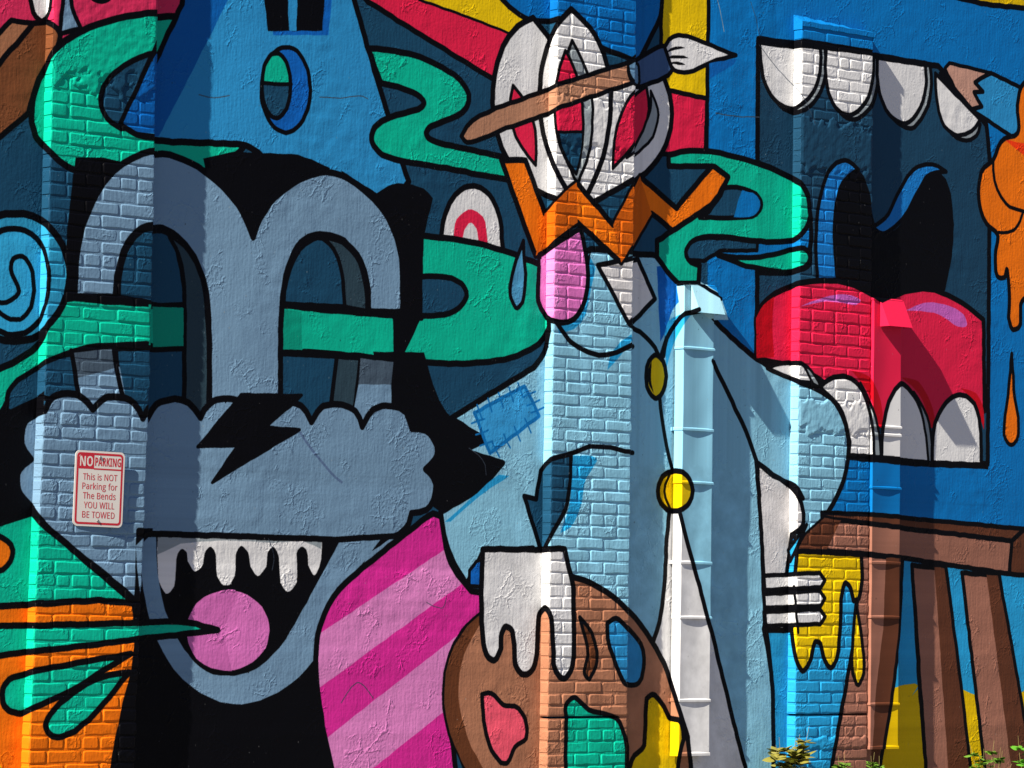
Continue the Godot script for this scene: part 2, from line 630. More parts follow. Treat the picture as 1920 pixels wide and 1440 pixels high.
# ------------------------------------------------------------------ downspouts
func tube_mesh(x0: float, x1: float, y0: float, y1: float, zb: float, zf: float, u0: float, u1: float, hollow: float, flare: float) -> ArrayMesh:
	# rectangular sheet-metal tube with rounded arrises; its broad face sinks a little in the middle
	var r := 0.004
	var prof := [Vector2(x0, zb), Vector2(x0, zf - r - 0.003)]
	for a in [0.0, 30.0, 60.0, 90.0]:
		prof.append(Vector2(x0 + r - r * cos(deg_to_rad(a)), zf - r + r * sin(deg_to_rad(a))))
	for s in [0.015, 0.12, 0.25, 0.375, 0.5, 0.625, 0.75, 0.88, 0.985]:
		prof.append(Vector2(lerpf(x0 + r, x1 - r, s), zf - hollow * sin(PI * s)))
	for a in [90.0, 60.0, 30.0, 0.0]:
		prof.append(Vector2(x1 - r + r * cos(deg_to_rad(a)), zf - r + r * sin(deg_to_rad(a))))
	prof.append(Vector2(x1, zf - r - 0.003))
	prof.append(Vector2(x1, zb))
	var st := SurfaceTool.new()
	st.begin(Mesh.PRIMITIVE_TRIANGLES)
	st.set_smooth_group(0)
	var rows := maxi(1, int((y1 - y0) / 0.06))
	var c := Vector2((x0 + x1) * 0.5, (zb + zf) * 0.5)
	var grid := []
	for j in rows + 1:
		var line := []
		var s := float(j) / rows
		for p in prof:
			var g := 1.0 + flare * pow(1.0 - s, 6.0)
			var q: Vector2 = c + (p - c) * Vector2(g, g)
			var dent := swell.get_noise_2d(q.x * 5.0 + y0, lerpf(y0, y1, s) * 3.0) * 0.0025 if absf(p.y - zf) < 0.006 else 0.0
			line.append(Vector3(q.x, lerpf(y0, y1, s), q.y + dent))
		grid.append(line)
	for j in rows:
		for i in prof.size() - 1:
			var q := [grid[j][i], grid[j][i + 1], grid[j + 1][i + 1], grid[j + 1][i]]
			for k in [0, 2, 1, 0, 3, 2]:
				st.set_uv(unrolled(q[k], u0, u1))
				st.set_uv2(Vector2(q[k].x + q[k].z, q[k].y) / 2.3)
				st.add_vertex(q[k])
	st.generate_normals()
	return st.commit()

func collar_mesh(x0: float, x1: float, y: float, h: float, zb: float, zf: float, proud: float, u0: float, u1: float, lug: float) -> ArrayMesh:
	# a thin band round three sides, its upper edge sloped; a strap also has ears on the wall
	var st := SurfaceTool.new()
	st.begin(Mesh.PRIMITIVE_TRIANGLES)
	st.set_smooth_group(-1)
	var path := [Vector2(x0 - proud, zb), Vector2(x0 - proud, zf + proud), Vector2(x1 + proud, zf + proud), Vector2(x1 + proud, zb)]
	var inner := [Vector2(x0 - 0.001, zb), Vector2(x0 - 0.001, zf - 0.004), Vector2(x1 + 0.001, zf - 0.004), Vector2(x1 + 0.001, zb)]
	for k in 3:
		var rings := []
		for e in [[inner, y - h * 0.5], [path, y - h * 0.5 + 0.001], [path, y + h * 0.2], [inner, y + h * 0.5 + proud * 0.6]]:
			rings.append([Vector3(e[0][k].x, e[1], e[0][k].y), Vector3(e[0][k + 1].x, e[1], e[0][k + 1].y)])
		for i in 3:
			var q := [rings[i][0], rings[i][1], rings[i + 1][1], rings[i + 1][0]]
			for j in [0, 2, 1, 0, 3, 2]:
				st.set_uv(unrolled(q[j], u0, u1))
				st.set_uv2(Vector2(q[j].x + q[j].z, q[j].y) / 2.3)
				st.add_vertex(q[j])
	if lug > 0.0:
		for s in [[x0 - proud - lug, x0 - proud], [x1 + proud, x1 + proud + lug]]:
			var a := Vector3(s[0], y - h * 0.55, -0.004)
			var b := Vector3(s[1], y + h * 0.55, 0.008)
			var v := [Vector3(a.x, a.y, b.z), Vector3(b.x, a.y, b.z), Vector3(b.x, b.y, b.z), Vector3(a.x, b.y, b.z)]
			var o := Vector3(0, 0, b.z - a.z)
			for q in [v, [v[0] - o, v[0], v[3], v[3] - o], [v[3], v[2], v[2] - o, v[3] - o], [v[0] - o, v[1] - o, v[1], v[0]], [v[1], v[1] - o, v[2] - o, v[2]]]:
				for j in [0, 2, 1, 0, 3, 2]:
					st.set_uv(unrolled(q[j], u0, u1))
					st.set_uv2(Vector2(q[j].x + q[j].z, q[j].y) / 2.3)
					st.add_vertex(q[j])
	st.generate_normals()
	return st.commit()

func hood_mesh(x0: float, x1: float, yt: float, zf: float, out: float, drop: float, u0: float, u1: float) -> ArrayMesh:
	# folded sheet hood: a plate sloping outwards, closed by two triangular cheeks, open below
	var st := SurfaceTool.new()
	st.begin(Mesh.PRIMITIVE_TRIANGLES)
	st.set_smooth_group(-1)
	var t := 0.0025
	for s in [0.0, 1.0]:
		var a := Vector3(x0 + t * s, yt - t * s, zf - t * s)
		var b := Vector3(x1 - t * s, yt - t * s, zf - t * s)
		var c := Vector3(x1 - t * s, yt - drop, zf + out - t * s)
		var d := Vector3(x0 + t * s, yt - drop, zf + out - t * s)
		var e := Vector3(x0 + t * s, yt - drop, zf - t * s)
		var f := Vector3(x1 - t * s, yt - drop, zf - t * s)
		for q in [[d, c, b, a], [e, d, a, a], [c, f, b, b]]:
			var order := [0, 2, 1, 0, 3, 2] if s == 0.0 else [0, 1, 2, 0, 2, 3]
			if q[2] == q[3]: order = order.slice(0, 3)
			for j in order:
				st.set_uv(unrolled(q[j], u0, u1))
				st.set_uv2(Vector2(q[j].x + q[j].z, q[j].y) / 2.3)
				st.add_vertex(q[j])
	st.generate_normals()
	return st.commit()

func downspout(says: String, x0: float, x1: float, yb: float, yt: float, zb: float, zf: float, seams: Array, straps: Array, lug: float):
	var u0 := x0 - 0.04
	var u1 := x1 + 0.24
	var m := painted(u0, u1, 0.02, 0.42)
	var t := thing("downspout", Vector3.ZERO)
	tag(t, says, "downspout", "rectangular metal downspouts on the mural wall")
	var stops := [yb] + seams + [yt]
	for i in stops.size() - 1:
		part("pipe_section", tube_mesh(x0, x1, stops[i] + (0.001 if i > 0 else 0.0), stops[i + 1] - 0.001, zb, zf, u0, u1, 0.005, 0.018), m, t)
	for y in seams:
		part("seam_collar", collar_mesh(x0, x1, y, 0.016, zb, zf, 0.006, u0, u1, 0.0), m, t)
	for y in straps:
		part("strap", collar_mesh(x0, x1, y, 0.018, 0.0, zf, 0.004, u0, u1, lug), m, t)
	part("foot_rim", collar_mesh(x0, x1, yb + 0.012, 0.022, zb, zf, 0.004, u0, u1, 0.0), m, t)
	part("top_rim", collar_mesh(x0, x1, yt - 0.006, 0.014, zb, zf, 0.004, u0, u1, 0.0), m, t)
	part("hood", hood_mesh(x0 + 0.055, x1 + 0.012, yt - 0.004, zf + 0.002, 0.078, 0.170, u0, u1), m, t)

func build_downspouts():
	downspout("pale blue and white downspout crossing the lower yellow disc", 1.278, 1.530, 0.587, 3.360, 0.012, 0.082, [1.397, 2.189, 2.980], [0.913, 1.719, 2.502], 0.012)
	downspout("downspout painted red, white, blue and brown against the capped brick pilaster", 2.918, 3.175, 0.605, 3.385, 0.010, 0.088, [0.883, 1.417, 2.213, 2.592], [1.752, 2.543], 0.0)

# ------------------------------------------------------------------ sign
func rounded(x0: float, x1: float, y0: float, y1: float, r: float) -> PackedVector2Array:
	var p := PackedVector2Array()
	for c in [[x1 - r, y1 - r, 0], [x0 + r, y1 - r, 90], [x0 + r, y0 + r, 180], [x1 - r, y0 + r, 270]]:
		for k in 7:
			var a := deg_to_rad(c[2] + k * 15.0)
			p.append(Vector2(c[0] + r * cos(a), c[1] + r * sin(a)))
	return p

func slab(p: PackedVector2Array, holes: Array, z0: float, z1: float) -> ArrayMesh:
	# a flat plate with straight edges; a ring when it has a hole of as many corners
	var st := SurfaceTool.new()
	st.begin(Mesh.PRIMITIVE_TRIANGLES)
	st.set_smooth_group(-1)
	var n := p.size()
	var put := func(q: Array):
		for v in q: st.add_vertex(v)
	if holes.is_empty():
		var idx := Geometry2D.triangulate_polygon(p)
		for k in range(0, idx.size(), 3):
			var a := p[idx[k]]
			var b := p[idx[k + 1]]
			var c := p[idx[k + 2]]
			if (b - a).cross(c - a) > 0.0:
				var s := b
				b = c
				c = s
			for v in [a, b, c]: st.add_vertex(Vector3(v.x, v.y, z1))
			for v in [a, c, b]: st.add_vertex(Vector3(v.x, v.y, z0))
	else:
		var h: PackedVector2Array = holes[0]
		for i in n:
			var j := (i + 1) % n
			var a := Vector3(p[i].x, p[i].y, z1)
			var b := Vector3(p[j].x, p[j].y, z1)
			var c := Vector3(h[j].x, h[j].y, z1)
			var d := Vector3(h[i].x, h[i].y, z1)
			for v in [a, c, b, a, d, c]: st.add_vertex(v)
	for i in n:
		var a := p[i]
		var b := p[(i + 1) % n]
		for v in [Vector3(a.x, a.y, z0), Vector3(b.x, b.y, z1), Vector3(b.x, b.y, z0), Vector3(a.x, a.y, z0), Vector3(a.x, a.y, z1), Vector3(b.x, b.y, z1)]:
			st.add_vertex(v)
	st.generate_normals()
	return st.commit()

func lettering(text: String, x0: float, x1: float, y0: float, cap: float, bold: int, m: Material, parent: Node):
	var f := SystemFont.new()
	f.font_names = PackedStringArray(["Droid Sans"])
	f.font_weight = bold
	var tm := TextMesh.new()
	tm.text = text
	tm.font = f
	tm.font_size = 64
	tm.pixel_size = 0.01
	tm.depth = 0.01
	tm.horizontal_alignment = HORIZONTAL_ALIGNMENT_CENTER
	tm.vertical_alignment = VERTICAL_ALIGNMENT_CENTER
	var bb := tm.get_aabb()
	var o := part("lettering", tm, m, parent)
	var sx := (x1 - x0) / bb.size.x
	var sy := cap / (0.714 * 0.64)
	o.scale = Vector3(sx, sy, 0.03)
	# the bottom of the capitals sits on y0
	var low := bb.position.y
	var hang := 0.0
	for ch in "gypqjQ,":
		if text.contains(ch): hang = 0.64 * 0.21
	o.position = Vector3((x0 + x1) * 0.5 - (bb.position.x + bb.size.x * 0.5) * sx, y0 - (low + hang) * sy, 0.0034)

func build_sign():
	var w := 0.300
	var h := 0.385
	var t := thing("no_parking_sign", Vector3(-2.903, 1.815, D + 0.007))
	tag(t, "white metal no parking sign with red border and lettering on the left brick pilaster", "sign")
	t.rotation = Vector3(deg_to_rad(1.0), deg_to_rad(-2.5), deg_to_rad(-0.7))
	var white := plain(Color(0.76, 0.74, 0.72), 0.5)
	var red := plain(Color(0.66, 0.06, 0.14), 0.45)
	part("plate", slab(rounded(-w / 2, w / 2, 0, h, 0.026), [], 0.0, 0.003), white, t)
	part("border", slab(rounded(-w / 2 + 0.010, w / 2 - 0.010, 0.010, h - 0.010, 0.020), [rounded(-w / 2 + 0.021, w / 2 - 0.021, 0.021, h - 0.021, 0.012)], 0.003, 0.0034), red, t)
	part("red_block", slab(PackedVector2Array([Vector2(-0.128, 0.292), Vector2(-0.036, 0.292), Vector2(-0.036, h - 0.0205), Vector2(-0.116, h - 0.0205), Vector2(-0.128, h - 0.033)]), [], 0.003, 0.0033), red, t)
	part("rule", slab(PackedVector2Array([Vector2(-0.036, 0.290), Vector2(w / 2 - 0.0212, 0.290), Vector2(w / 2 - 0.0212, 0.2975), Vector2(-0.036, 0.2975)]), [], 0.003, 0.0034), red, t)
	lettering("NO", -0.121, -0.044, 0.306, 0.050, 700, white, t)
	lettering("PARKING", -0.030, 0.126, 0.310, 0.042, 700, red, t)
	lettering("This is NOT", -0.100, 0.108, 0.236, 0.032, 500, red, t)
	lettering("Parking for", -0.102, 0.110, 0.188, 0.032, 500, red, t)
	lettering("The Bends", -0.096, 0.102, 0.140, 0.032, 500, red, t)
	lettering("YOU WILL", -0.088, 0.096, 0.092, 0.032, 500, red, t)
	lettering("BE TOWED", -0.096, 0.100, 0.044, 0.032, 500, red, t)
	for y in [0.354, 0.030]:
		var s := CylinderMesh.new()
		s.top_radius = 0.006
		s.bottom_radius = 0.0075
		s.height = 0.004
		s.radial_segments = 12
		var o := part("screw", s, plain(Color(0.6, 0.6, 0.6), 0.35, 0.9), t)
		o.rotation.x = PI / 2
		o.position = Vector3(0.0, y, 0.006)

# ------------------------------------------------------------------ weeds
func leaf(st: SurfaceTool, at: Vector3, dir: Vector3, side: Vector3, long: float, wide: float):
	var n := dir.cross(side).normalized()
	var pts := []
	for k in 5:
		var s := k / 4.0
		var c := at + dir * long * s - Vector3(0, 1, 0) * long * 0.25 * s * s
		var wd := wide * sin(PI * clampf(s * 0.92 + 0.06, 0, 1)) * 0.5
		pts.append([c - side * wd + n * wd * 0.35, c, c + side * wd + n * wd * 0.35])
	for k in 4:
		for q in 2:
			var a = pts[k][q]
			var b = pts[k][q + 1]
			var c = pts[k + 1][q + 1]
			var d = pts[k + 1][q]
			for v in [a, c, b, a, d, c]: st.add_vertex(v)

func weed(says: String, at: Vector3, tall: float, spread: float, stems: int, tint: Color, big: float):
	var t := thing("weed", at)
	tag(t, says, "weed", "weeds growing at the foot of the wall")
	var lm := plain(tint, 0.55)
	lm.backlight_enabled = true
	lm.backlight = Color(tint.r * 0.6, tint.g * 0.7, tint.b * 0.3)
	lm.cull_mode = BaseMaterial3D.CULL_DISABLED
	var sm := plain(Color(0.42, 0.38, 0.20), 0.8)
	var st := SurfaceTool.new()
	st.begin(Mesh.PRIMITIVE_TRIANGLES)
	st.set_smooth_group(0)
	for s in stems:
		var turn := rng.randf() * TAU
		var lean_to := Vector3(cos(turn), 0, sin(turn) * 0.5) * spread * rng.randf_range(0.3, 1.0)
		var high := tall * rng.randf_range(0.72, 1.0)
		var line := []
		for k in 9:
			var q := k / 8.0
			line.append(Vector3(0, high * q, 0) + lean_to * q * q + Vector3(sin(q * 9.0 + turn), 0, cos(q * 7.0 + turn)) * 0.008)
		var ss := SurfaceTool.new()
		ss.begin(Mesh.PRIMITIVE_TRIANGLES)
		ss.set_smooth_group(0)
		for k in 8:
			for j in 5:
				var ring := []
				for e in [[k, j], [k, j + 1], [k + 1, j + 1], [k + 1, j]]:
					var r: float = 0.005 * (1.0 - 0.8 * e[0] / 8.0)
					ring.append(line[e[0]] + Vector3(cos(e[1] * TAU / 5), 0, -sin(e[1] * TAU / 5)) * r)
				for v in [0, 2, 1, 0, 3, 2]: ss.add_vertex(ring[v])
		ss.generate_normals()
		part("stem", ss.commit(), sm, t)
		for k in 34:
			var q := 1.0 - 0.55 * pow(rng.randf(), 1.4)
			var p: Vector3 = line[mini(int(q * 8), 8)]
			var a := rng.randf() * TAU
			var dir := Vector3(cos(a), rng.randf_range(0.1, 0.8), sin(a)).normalized()
			var side := dir.cross(Vector3.UP).normalized().rotated(dir, rng.randf_range(-0.6, 0.6))
			leaf(st, p, dir, side, big * rng.randf_range(0.6, 1.15), big * rng.randf_range(0.4, 0.6))
	st.generate_normals()
	part("foliage", st.commit(), lm, t)

func build_weeds():
	weed("tallest weed with brownish leaves before the bright blue foot of the right pilaster", Vector3(2.14, 0, 0.16), 0.80, 0.16, 8, Color(0.44, 0.42, 0.15), 0.10)
	weed("small green weed below the brown and blue bricks of the capped pilaster", Vector3(2.58, 0, 0.16), 0.64, 0.09, 6, Color(0.30, 0.42, 0.10), 0.06)
	weed("low green weed under the foot of the brown and yellow downspout", Vector3(2.86, 0, 0.17), 0.60, 0.06, 4, Color(0.32, 0.45, 0.12), 0.05)
	weed("bushy green weed at the foot of the broad brown painted leg", Vector3(3.98, 0, 0.14), 0.65, 0.2, 10, Color(0.30, 0.44, 0.10), 0.06)
	weed("bright green weed at the far right end of the wall foot", Vector3(4.33, 0, 0.16), 0.74, 0.12, 5, Color(0.28, 0.50, 0.10), 0.07)

func mural():
	colours["crack"] = Color8(60, 70, 84)
	colours["slate"] = Color8(84, 106, 140)
	colours["navy"] = Color8(24, 66, 94)
	colours["navy2"] = Color8(26, 62, 88)
	colours["blue"] = Color8(10, 108, 178)
	colours["sky"] = Color8(36, 146, 200)
	colours["yellow2"] = Color8(208, 172, 4)
	colours["crimson"] = Color8(198, 44, 86)
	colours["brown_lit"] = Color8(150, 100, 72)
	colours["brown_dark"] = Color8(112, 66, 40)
	colours["white"] = Color8(214, 214, 216)
	colours["greyblue"] = Color8(108, 140, 168)
	colours["ink"] = Color8(5, 5, 9)
	colours["teal"] = Color8(8, 172, 142)
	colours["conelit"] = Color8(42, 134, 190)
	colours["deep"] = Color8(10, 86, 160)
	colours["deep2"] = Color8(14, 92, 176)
	colours["red"] = Color8(212, 32, 70)
	colours["yellow"] = Color8(222, 186, 10)
	colours["bluetop"] = Color8(8, 100, 172)
	colours["palewarm"] = Color8(206, 204, 206)
	colours["tealdark"] = Color8(6, 142, 118)
	colours["drop"] = Color8(70, 140, 180)
	colours["slab"] = Color8(42, 62, 74)
	colours["greydark"] = Color8(66, 82, 98)
	colours["pink2"] = Color8(206, 110, 180)
	colours["pink1"] = Color8(190, 98, 166)
	colours["palegrey"] = Color8(140, 150, 156)
	colours["magenta"] = Color8(204, 42, 142)
	colours["pink"] = Color8(208, 124, 184)
	colours["orange"] = Color8(226, 110, 16)
	colours["disc"] = Color8(42, 138, 178)
	colours["disclit"] = Color8(48, 158, 206)
	colours["coat"] = Color8(128, 184, 210)
	colours["patch"] = Color8(52, 146, 204)
	colours["stitch"] = Color8(14, 104, 170)
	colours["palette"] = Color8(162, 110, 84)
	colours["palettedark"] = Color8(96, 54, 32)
	colours["coral"] = Color8(230, 86, 108)
	colours["coatlight"] = Color8(148, 196, 214)
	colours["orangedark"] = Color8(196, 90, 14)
	colours["redorange"] = Color8(228, 58, 16)
	colours["tongue"] = Color8(212, 112, 184)
	colours["tonguelit"] = Color8(216, 128, 194)
	colours["handle"] = Color8(170, 122, 96)
	colours["ferrule"] = Color8(58, 84, 124)
	colours["ferrulelit"] = Color8(96, 134, 166)
	colours["tan"] = Color8(184, 140, 124)
	colours["blue2"] = Color8(24, 112, 186)
	colours["red2"] = Color8(186, 10, 28)
	colours["violet"] = Color8(186, 92, 176)
	colours["browndk2"] = Color8(88, 50, 34)
	colours["bench"] = Color8(148, 100, 84)
	paint("navy", 0, true, "ink", "", [-4778,5343,7178,7285,7208,-1266,-4595,-550])
	paint("blue", 0, true, "ink", "", [1518,6366,7178,7285,7208,-1266,1603,-926])
	paint("ink", 30, false, "", "", [1523,6366,1535,5079,1533,4118])
	paint("sky", 0, true, "ink", "", [1459,1856,7197,1763,7208,-1266,1506,-920])
	paint("yellow2", 0, true, "ink", "", [2695,-992,2683,-391,2683,-108,2692,155,2711,388,2744,587,2793,743,2860,849,2886,870,2915,885,2946,895,3073,918,3102,926,3225,980,3268,992,3372,1005,3419,1005,3446,998,3449,993,3444,978,3397,928,3441,965,3488,996,3535,1016,3580,1024,3646,1024,3694,1018,3849,977,4003,930,4077,957,4137,973,4239,986,4323,988,4366,983,4387,975,4411,960,4430,942,4502,970,4561,988,4684,1010,4856,1023,5080,1029,5350,1029,6008,1015,7200,969,7208,-1266])
	paint("yellow2", 36, true, "ink", "", [3503,6688,3748,5372,3938,5363,4059,5362,4188,5366,4455,5382,7184,5548,7178,7285])
	paint("crimson", 0, true, "ink", "", [-4778,5343,-2091,5779,-2337,4574,-2358,4430,-2874,4289,-2984,4255,-3050,4230,-3137,4191,-3248,4134,-3577,4288,-4728,3738])
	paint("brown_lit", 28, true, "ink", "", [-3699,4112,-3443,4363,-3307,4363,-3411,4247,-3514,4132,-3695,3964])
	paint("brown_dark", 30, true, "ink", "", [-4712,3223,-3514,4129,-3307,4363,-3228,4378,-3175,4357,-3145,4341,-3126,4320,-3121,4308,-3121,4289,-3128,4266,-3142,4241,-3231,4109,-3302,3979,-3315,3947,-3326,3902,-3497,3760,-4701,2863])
	paint("white", 28, true, "ink", "", [-3338,4561,-3336,4512,-3332,4477,-3321,4442,-3310,4420,-3292,4398,-3258,4377,-3233,4395,-3213,4418,-3202,4445,-3189,4518,-3184,4581])
	paint("greyblue", 25, true, "ink", "", [-3106,4508,-3127,4313,-2995,4356,-3035,4418,-3052,4459,-3060,4508,-3062,4596,-3102,4591])
	paint("ink", 0, true, "ink", "", [-2792,4569,-2796,4549,-2807,4531,-2815,4523,-2824,4515,-2847,4504,-2871,4498,-2896,4498,-2919,4504,-2929,4509,-2937,4515,-2949,4531,-2954,4549,-2950,4568,-2939,4586,-2931,4595,-2922,4602,-2900,4614,-2875,4620,-2850,4620,-2827,4614,-2817,4609,-2809,4603,-2797,4587])
	paint("greyblue", 0, true, "ink", "", [-2833,4569,-2835,4559,-2844,4544,-2860,4534,-2872,4531,-2885,4531,-2901,4537,-2911,4549,-2914,4559,-2912,4570,-2902,4584,-2887,4594,-2874,4598,-2862,4598,-2845,4591,-2835,4579])
	paint("teal", 36, true, "ink", "", [-2336,4523,-2470,4504,-2626,4474,-2710,4453,-2828,4415,-2887,4392,-2945,4366,-3023,4325,-3095,4278,-3158,4227,-3191,4192,-3220,4155,-3245,4116,-3266,4078,-3282,4040,-3295,4000,-3304,3961,-3307,3923,-3307,3888,-3302,3853,-3292,3820,-3278,3790,-3268,3777,-3244,3754,-3170,3705,-3116,3668,-3086,3652,-3053,3639,-3005,3627,-2952,3618,-2895,3613,-2834,3612,-2755,3617,-2670,3628,-2451,3664,-2146,3722,-1971,3835,-1901,3925,-1916,4539])
	paint("navy", 30, true, "ink", "", [-2337,4320,-2445,4305,-2511,4289,-2563,4271,-2617,4249,-2668,4225,-2714,4199,-2781,4150,-2808,4124,-2830,4097,-2845,4072,-2857,4045,-2864,4019,-2865,3994,-2860,3972,-2851,3951,-2822,3915,-2793,3894,-2733,3868,-2327,3897])
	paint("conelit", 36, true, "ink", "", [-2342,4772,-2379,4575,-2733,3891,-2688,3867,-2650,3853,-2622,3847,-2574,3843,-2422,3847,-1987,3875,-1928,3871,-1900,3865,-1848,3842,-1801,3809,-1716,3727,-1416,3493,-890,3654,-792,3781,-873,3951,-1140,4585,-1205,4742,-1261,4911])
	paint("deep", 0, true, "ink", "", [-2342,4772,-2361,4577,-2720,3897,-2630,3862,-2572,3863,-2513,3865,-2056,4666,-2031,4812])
	paint("deep2", 0, true, "ink", "", [-1815,4840,-1344,4901,-1380,4527,-1763,4483])
	paint("ink", 0, true, "ink", "", [-1851,4835,-1396,4894,-1425,4545,-1800,4501])
	paint("conelit", 0, true, "ink", "", [-1677,4858,-1603,4867,-1603,4524,-1654,4518])
	paint("deep2", 25, true, "ink", "", [-1499,4217,-1501,4180,-1506,4144,-1515,4110,-1529,4077,-1545,4048,-1565,4022,-1587,4001,-1611,3985,-1637,3974,-1663,3968,-1689,3969,-1715,3974,-1740,3986,-1762,4002,-1783,4024,-1800,4050,-1815,4079,-1826,4111,-1833,4145,-1835,4181,-1834,4217,-1829,4253,-1820,4287,-1807,4319,-1791,4349,-1771,4374,-1749,4396,-1725,4412,-1700,4424,-1674,4429,-1648,4430,-1622,4424,-1597,4413,-1574,4396,-1553,4375,-1535,4349,-1520,4320,-1509,4287,-1502,4253])
	paint("navy", 0, true, "ink", "", [-1636,4225,-1640,4170,-1645,4144,-1662,4098,-1686,4063,-1700,4051,-1715,4043,-1730,4039,-1746,4040,-1761,4045,-1775,4054,-1789,4067,-1801,4084,-1820,4126,-1831,4177,-1832,4204,-1829,4259,-1816,4309,-1807,4331,-1783,4366,-1769,4378,-1754,4386,-1739,4390,-1723,4390,-1708,4385,-1694,4376,-1668,4347,-1649,4304,-1642,4279])
	paint("teal", 0, true, "ink", "", [-1833,4221,-1636,4231,-1646,4292,-1664,4341,-1678,4364,-1689,4376,-1700,4383,-1716,4389,-1739,4390,-1757,4384,-1780,4369,-1801,4346,-1823,4296,-1829,4265])
	paint("ink", 22, false, "", "", [-1836,4215,-1632,4229])
	paint("none", 25, true, "ink", "", [-1636,4225,-1640,4170,-1645,4144,-1662,4098,-1686,4063,-1700,4051,-1715,4043,-1730,4039,-1746,4040,-1761,4045,-1775,4054,-1789,4067,-1801,4084,-1820,4126,-1831,4177,-1832,4204,-1829,4259,-1816,4309,-1807,4331,-1783,4366,-1769,4378,-1754,4386,-1739,4390,-1723,4390,-1708,4385,-1694,4376,-1668,4347,-1649,4304,-1642,4279])
	paint("red", 33, true, "ink", "", [-1322,5904,-767,5994,-741,4811,-365,4754,-32,4697,171,4419,-189,4420,-678,4591,-1106,4745,-1222,4828])
	paint("yellow", 0, true, "ink", "", [-767,5994,-741,4811,-365,4754,-24,4694,49,4738,122,4782,-174,4899,-231,6081])
	paint("yellow", 30, true, "ink", "", [1109,6299,1536,6369,1531,4482,1149,4505])
	paint("red", 30, true, "ink", "", [1149,4505,1531,4482,1519,4155,1112,4116])
	paint("bluetop", 33, true, "ink", "", [-211,6085,-167,4912,-59,4844,15,4808,62,4793,107,4787,164,4788,228,4793,329,4807,540,4770,618,4685,950,4629,1064,4818,1103,4874,1133,4934,1145,4992,1148,5053,1135,6303])
	paint("teal", 36, true, "ink", "", [-1100,4489,-980,4496,-909,4496,-816,4492,-726,4481,-639,4463,-556,4440,-469,4409,-425,4385,-383,4349,-368,4328,-359,4308,-358,4274,-366,4248,-375,4233,-404,4205,-445,4179,-631,4105,-651,4091,-664,4077,-670,4063,-667,4054,-654,4040,-634,4028,-594,4018,-489,4009,-314,3999,-26,3978,-23,3856,-146,3862,-652,3883,-824,3887,-949,3903,-985,3912,-1010,3925,-1029,3939,-1044,3955,-1055,3972,-1060,3989,-1061,4008,-1054,4036,-1045,4053,-1031,4068,-992,4095,-939,4121,-836,4157,-730,4187,-703,4205,-692,4219,-689,4228,-696,4242,-719,4260,-743,4271,-774,4280,-831,4292,-880,4298,-1004,4305])
	paint("white", 33, true, "ink", "", [-548,3487,-535,3571,-519,3620,-484,3689,-449,3735,-409,3766,-381,3782,-350,3793,-321,3799,-306,3800,-260,3792,-216,3775,-190,3758,-166,3733,-137,3687,-112,3632,-100,3584,-84,3451])
	paint("red", 0, true, "ink", "", [-457,3494,-453,3542,-447,3572,-436,3598,-419,3619,-385,3644,-346,3661,-322,3663,-284,3656,-261,3646,-241,3632,-221,3601,-205,3536,-197,3460])
	paint("palewarm", 0, true, "ink", "", [-386,3496,-375,3542,-360,3569,-345,3583,-329,3591,-319,3591,-305,3582,-288,3561,-279,3544,-266,3473])
	paint("teal", 36, true, "ink", "", [-809,3495,-673,3489,-451,3487,-336,3480,-206,3469,-76,3451,11,3435,142,3405,274,3371,296,3082,275,3031,246,2984,220,2955,202,2941,139,2903,37,2862,-62,2836,-171,2817,-320,2799,-475,2789,-689,2785,-1342,2795,-1531,2793,-2543,2761,-2670,2754,-2848,2734,-2914,2723,-2977,2707,-3038,2687,-3097,2663,-3206,2610,-3273,2573,-3314,2548,-3350,2521,-3365,2507,-3385,2481,-3427,2398,-3488,2302,-4674,1992,-4682,2248,-3528,2568,-3436,2608,-3348,2650,-3308,2673,-3271,2696,-3238,2721,-3210,2748,-3190,2771,-3160,2821,-3139,2873,-3117,2955,-3001,2974,-2708,2974,-2511,2979,-2316,2991,-1881,3024,-1699,3034,-1616,3035,-1405,3030,-683,3031])
	paint("tealdark", 0, true, "ink", "", [-2528,2973,-2321,2981,-2315,2771,-2523,2759])
	paint("tealdark", 0, true, "ink", "", [-1669,3013,-1530,3011,-1525,2804,-1664,2796])
	paint("navy", 33, true, "ink", "", [-696,3258,-600,3268,-533,3270,-462,3263,-417,3252,-393,3241,-376,3229,-362,3215,-352,3200,-349,3176,-362,3147,-377,3129,-403,3105,-435,3087,-474,3072,-509,3062,-556,3054,-691,3042])
	paint("navy", 28, true, "ink", "", [-3414,2386,-3415,2428,-3413,2455,-3404,2481,-3385,2510,-3352,2541,-3309,2570,-3262,2598,-3210,2624,-3116,2660,-2977,2702,-2642,2741,-2632,2368,-3202,2464,-3362,2375])
	paint("drop", 25, true, "ink", "", [69,3517,17,3399,-11,3318,-22,3272,-24,3238,-22,3209,-14,3183,5,3150,22,3133,33,3132,45,3139,72,3171,84,3206,90,3265,90,3333])
	paint("ink", 0, true, "ink", "", [-2218,3778,-2007,3832,-1572,3856,-1348,3804,-1456,3642,-1563,3481,-1876,3313,-2142,3547])
	paint("ink", 0, true, "ink", "", [-1273,3796,-1021,3696,-944,3740,-910,3753,-870,3761,-819,3765,-767,3764,-719,3758,-685,3750,-650,3732,-611,3702,-642,3595,-673,3489,-683,3031,-869,2713,-897,3123])
	paint("ink", 0, true, "ink", "", [-1024,2821,-659,2843,-620,2733,-589,2669,-539,2582,-489,2521,-442,2484,-382,2450,-314,2419,-203,2377,-361,2305,-213,2278,-64,2251,-133,2173,-170,2137,-210,2105,-274,2064,-404,2002,-519,1961,-856,2127])
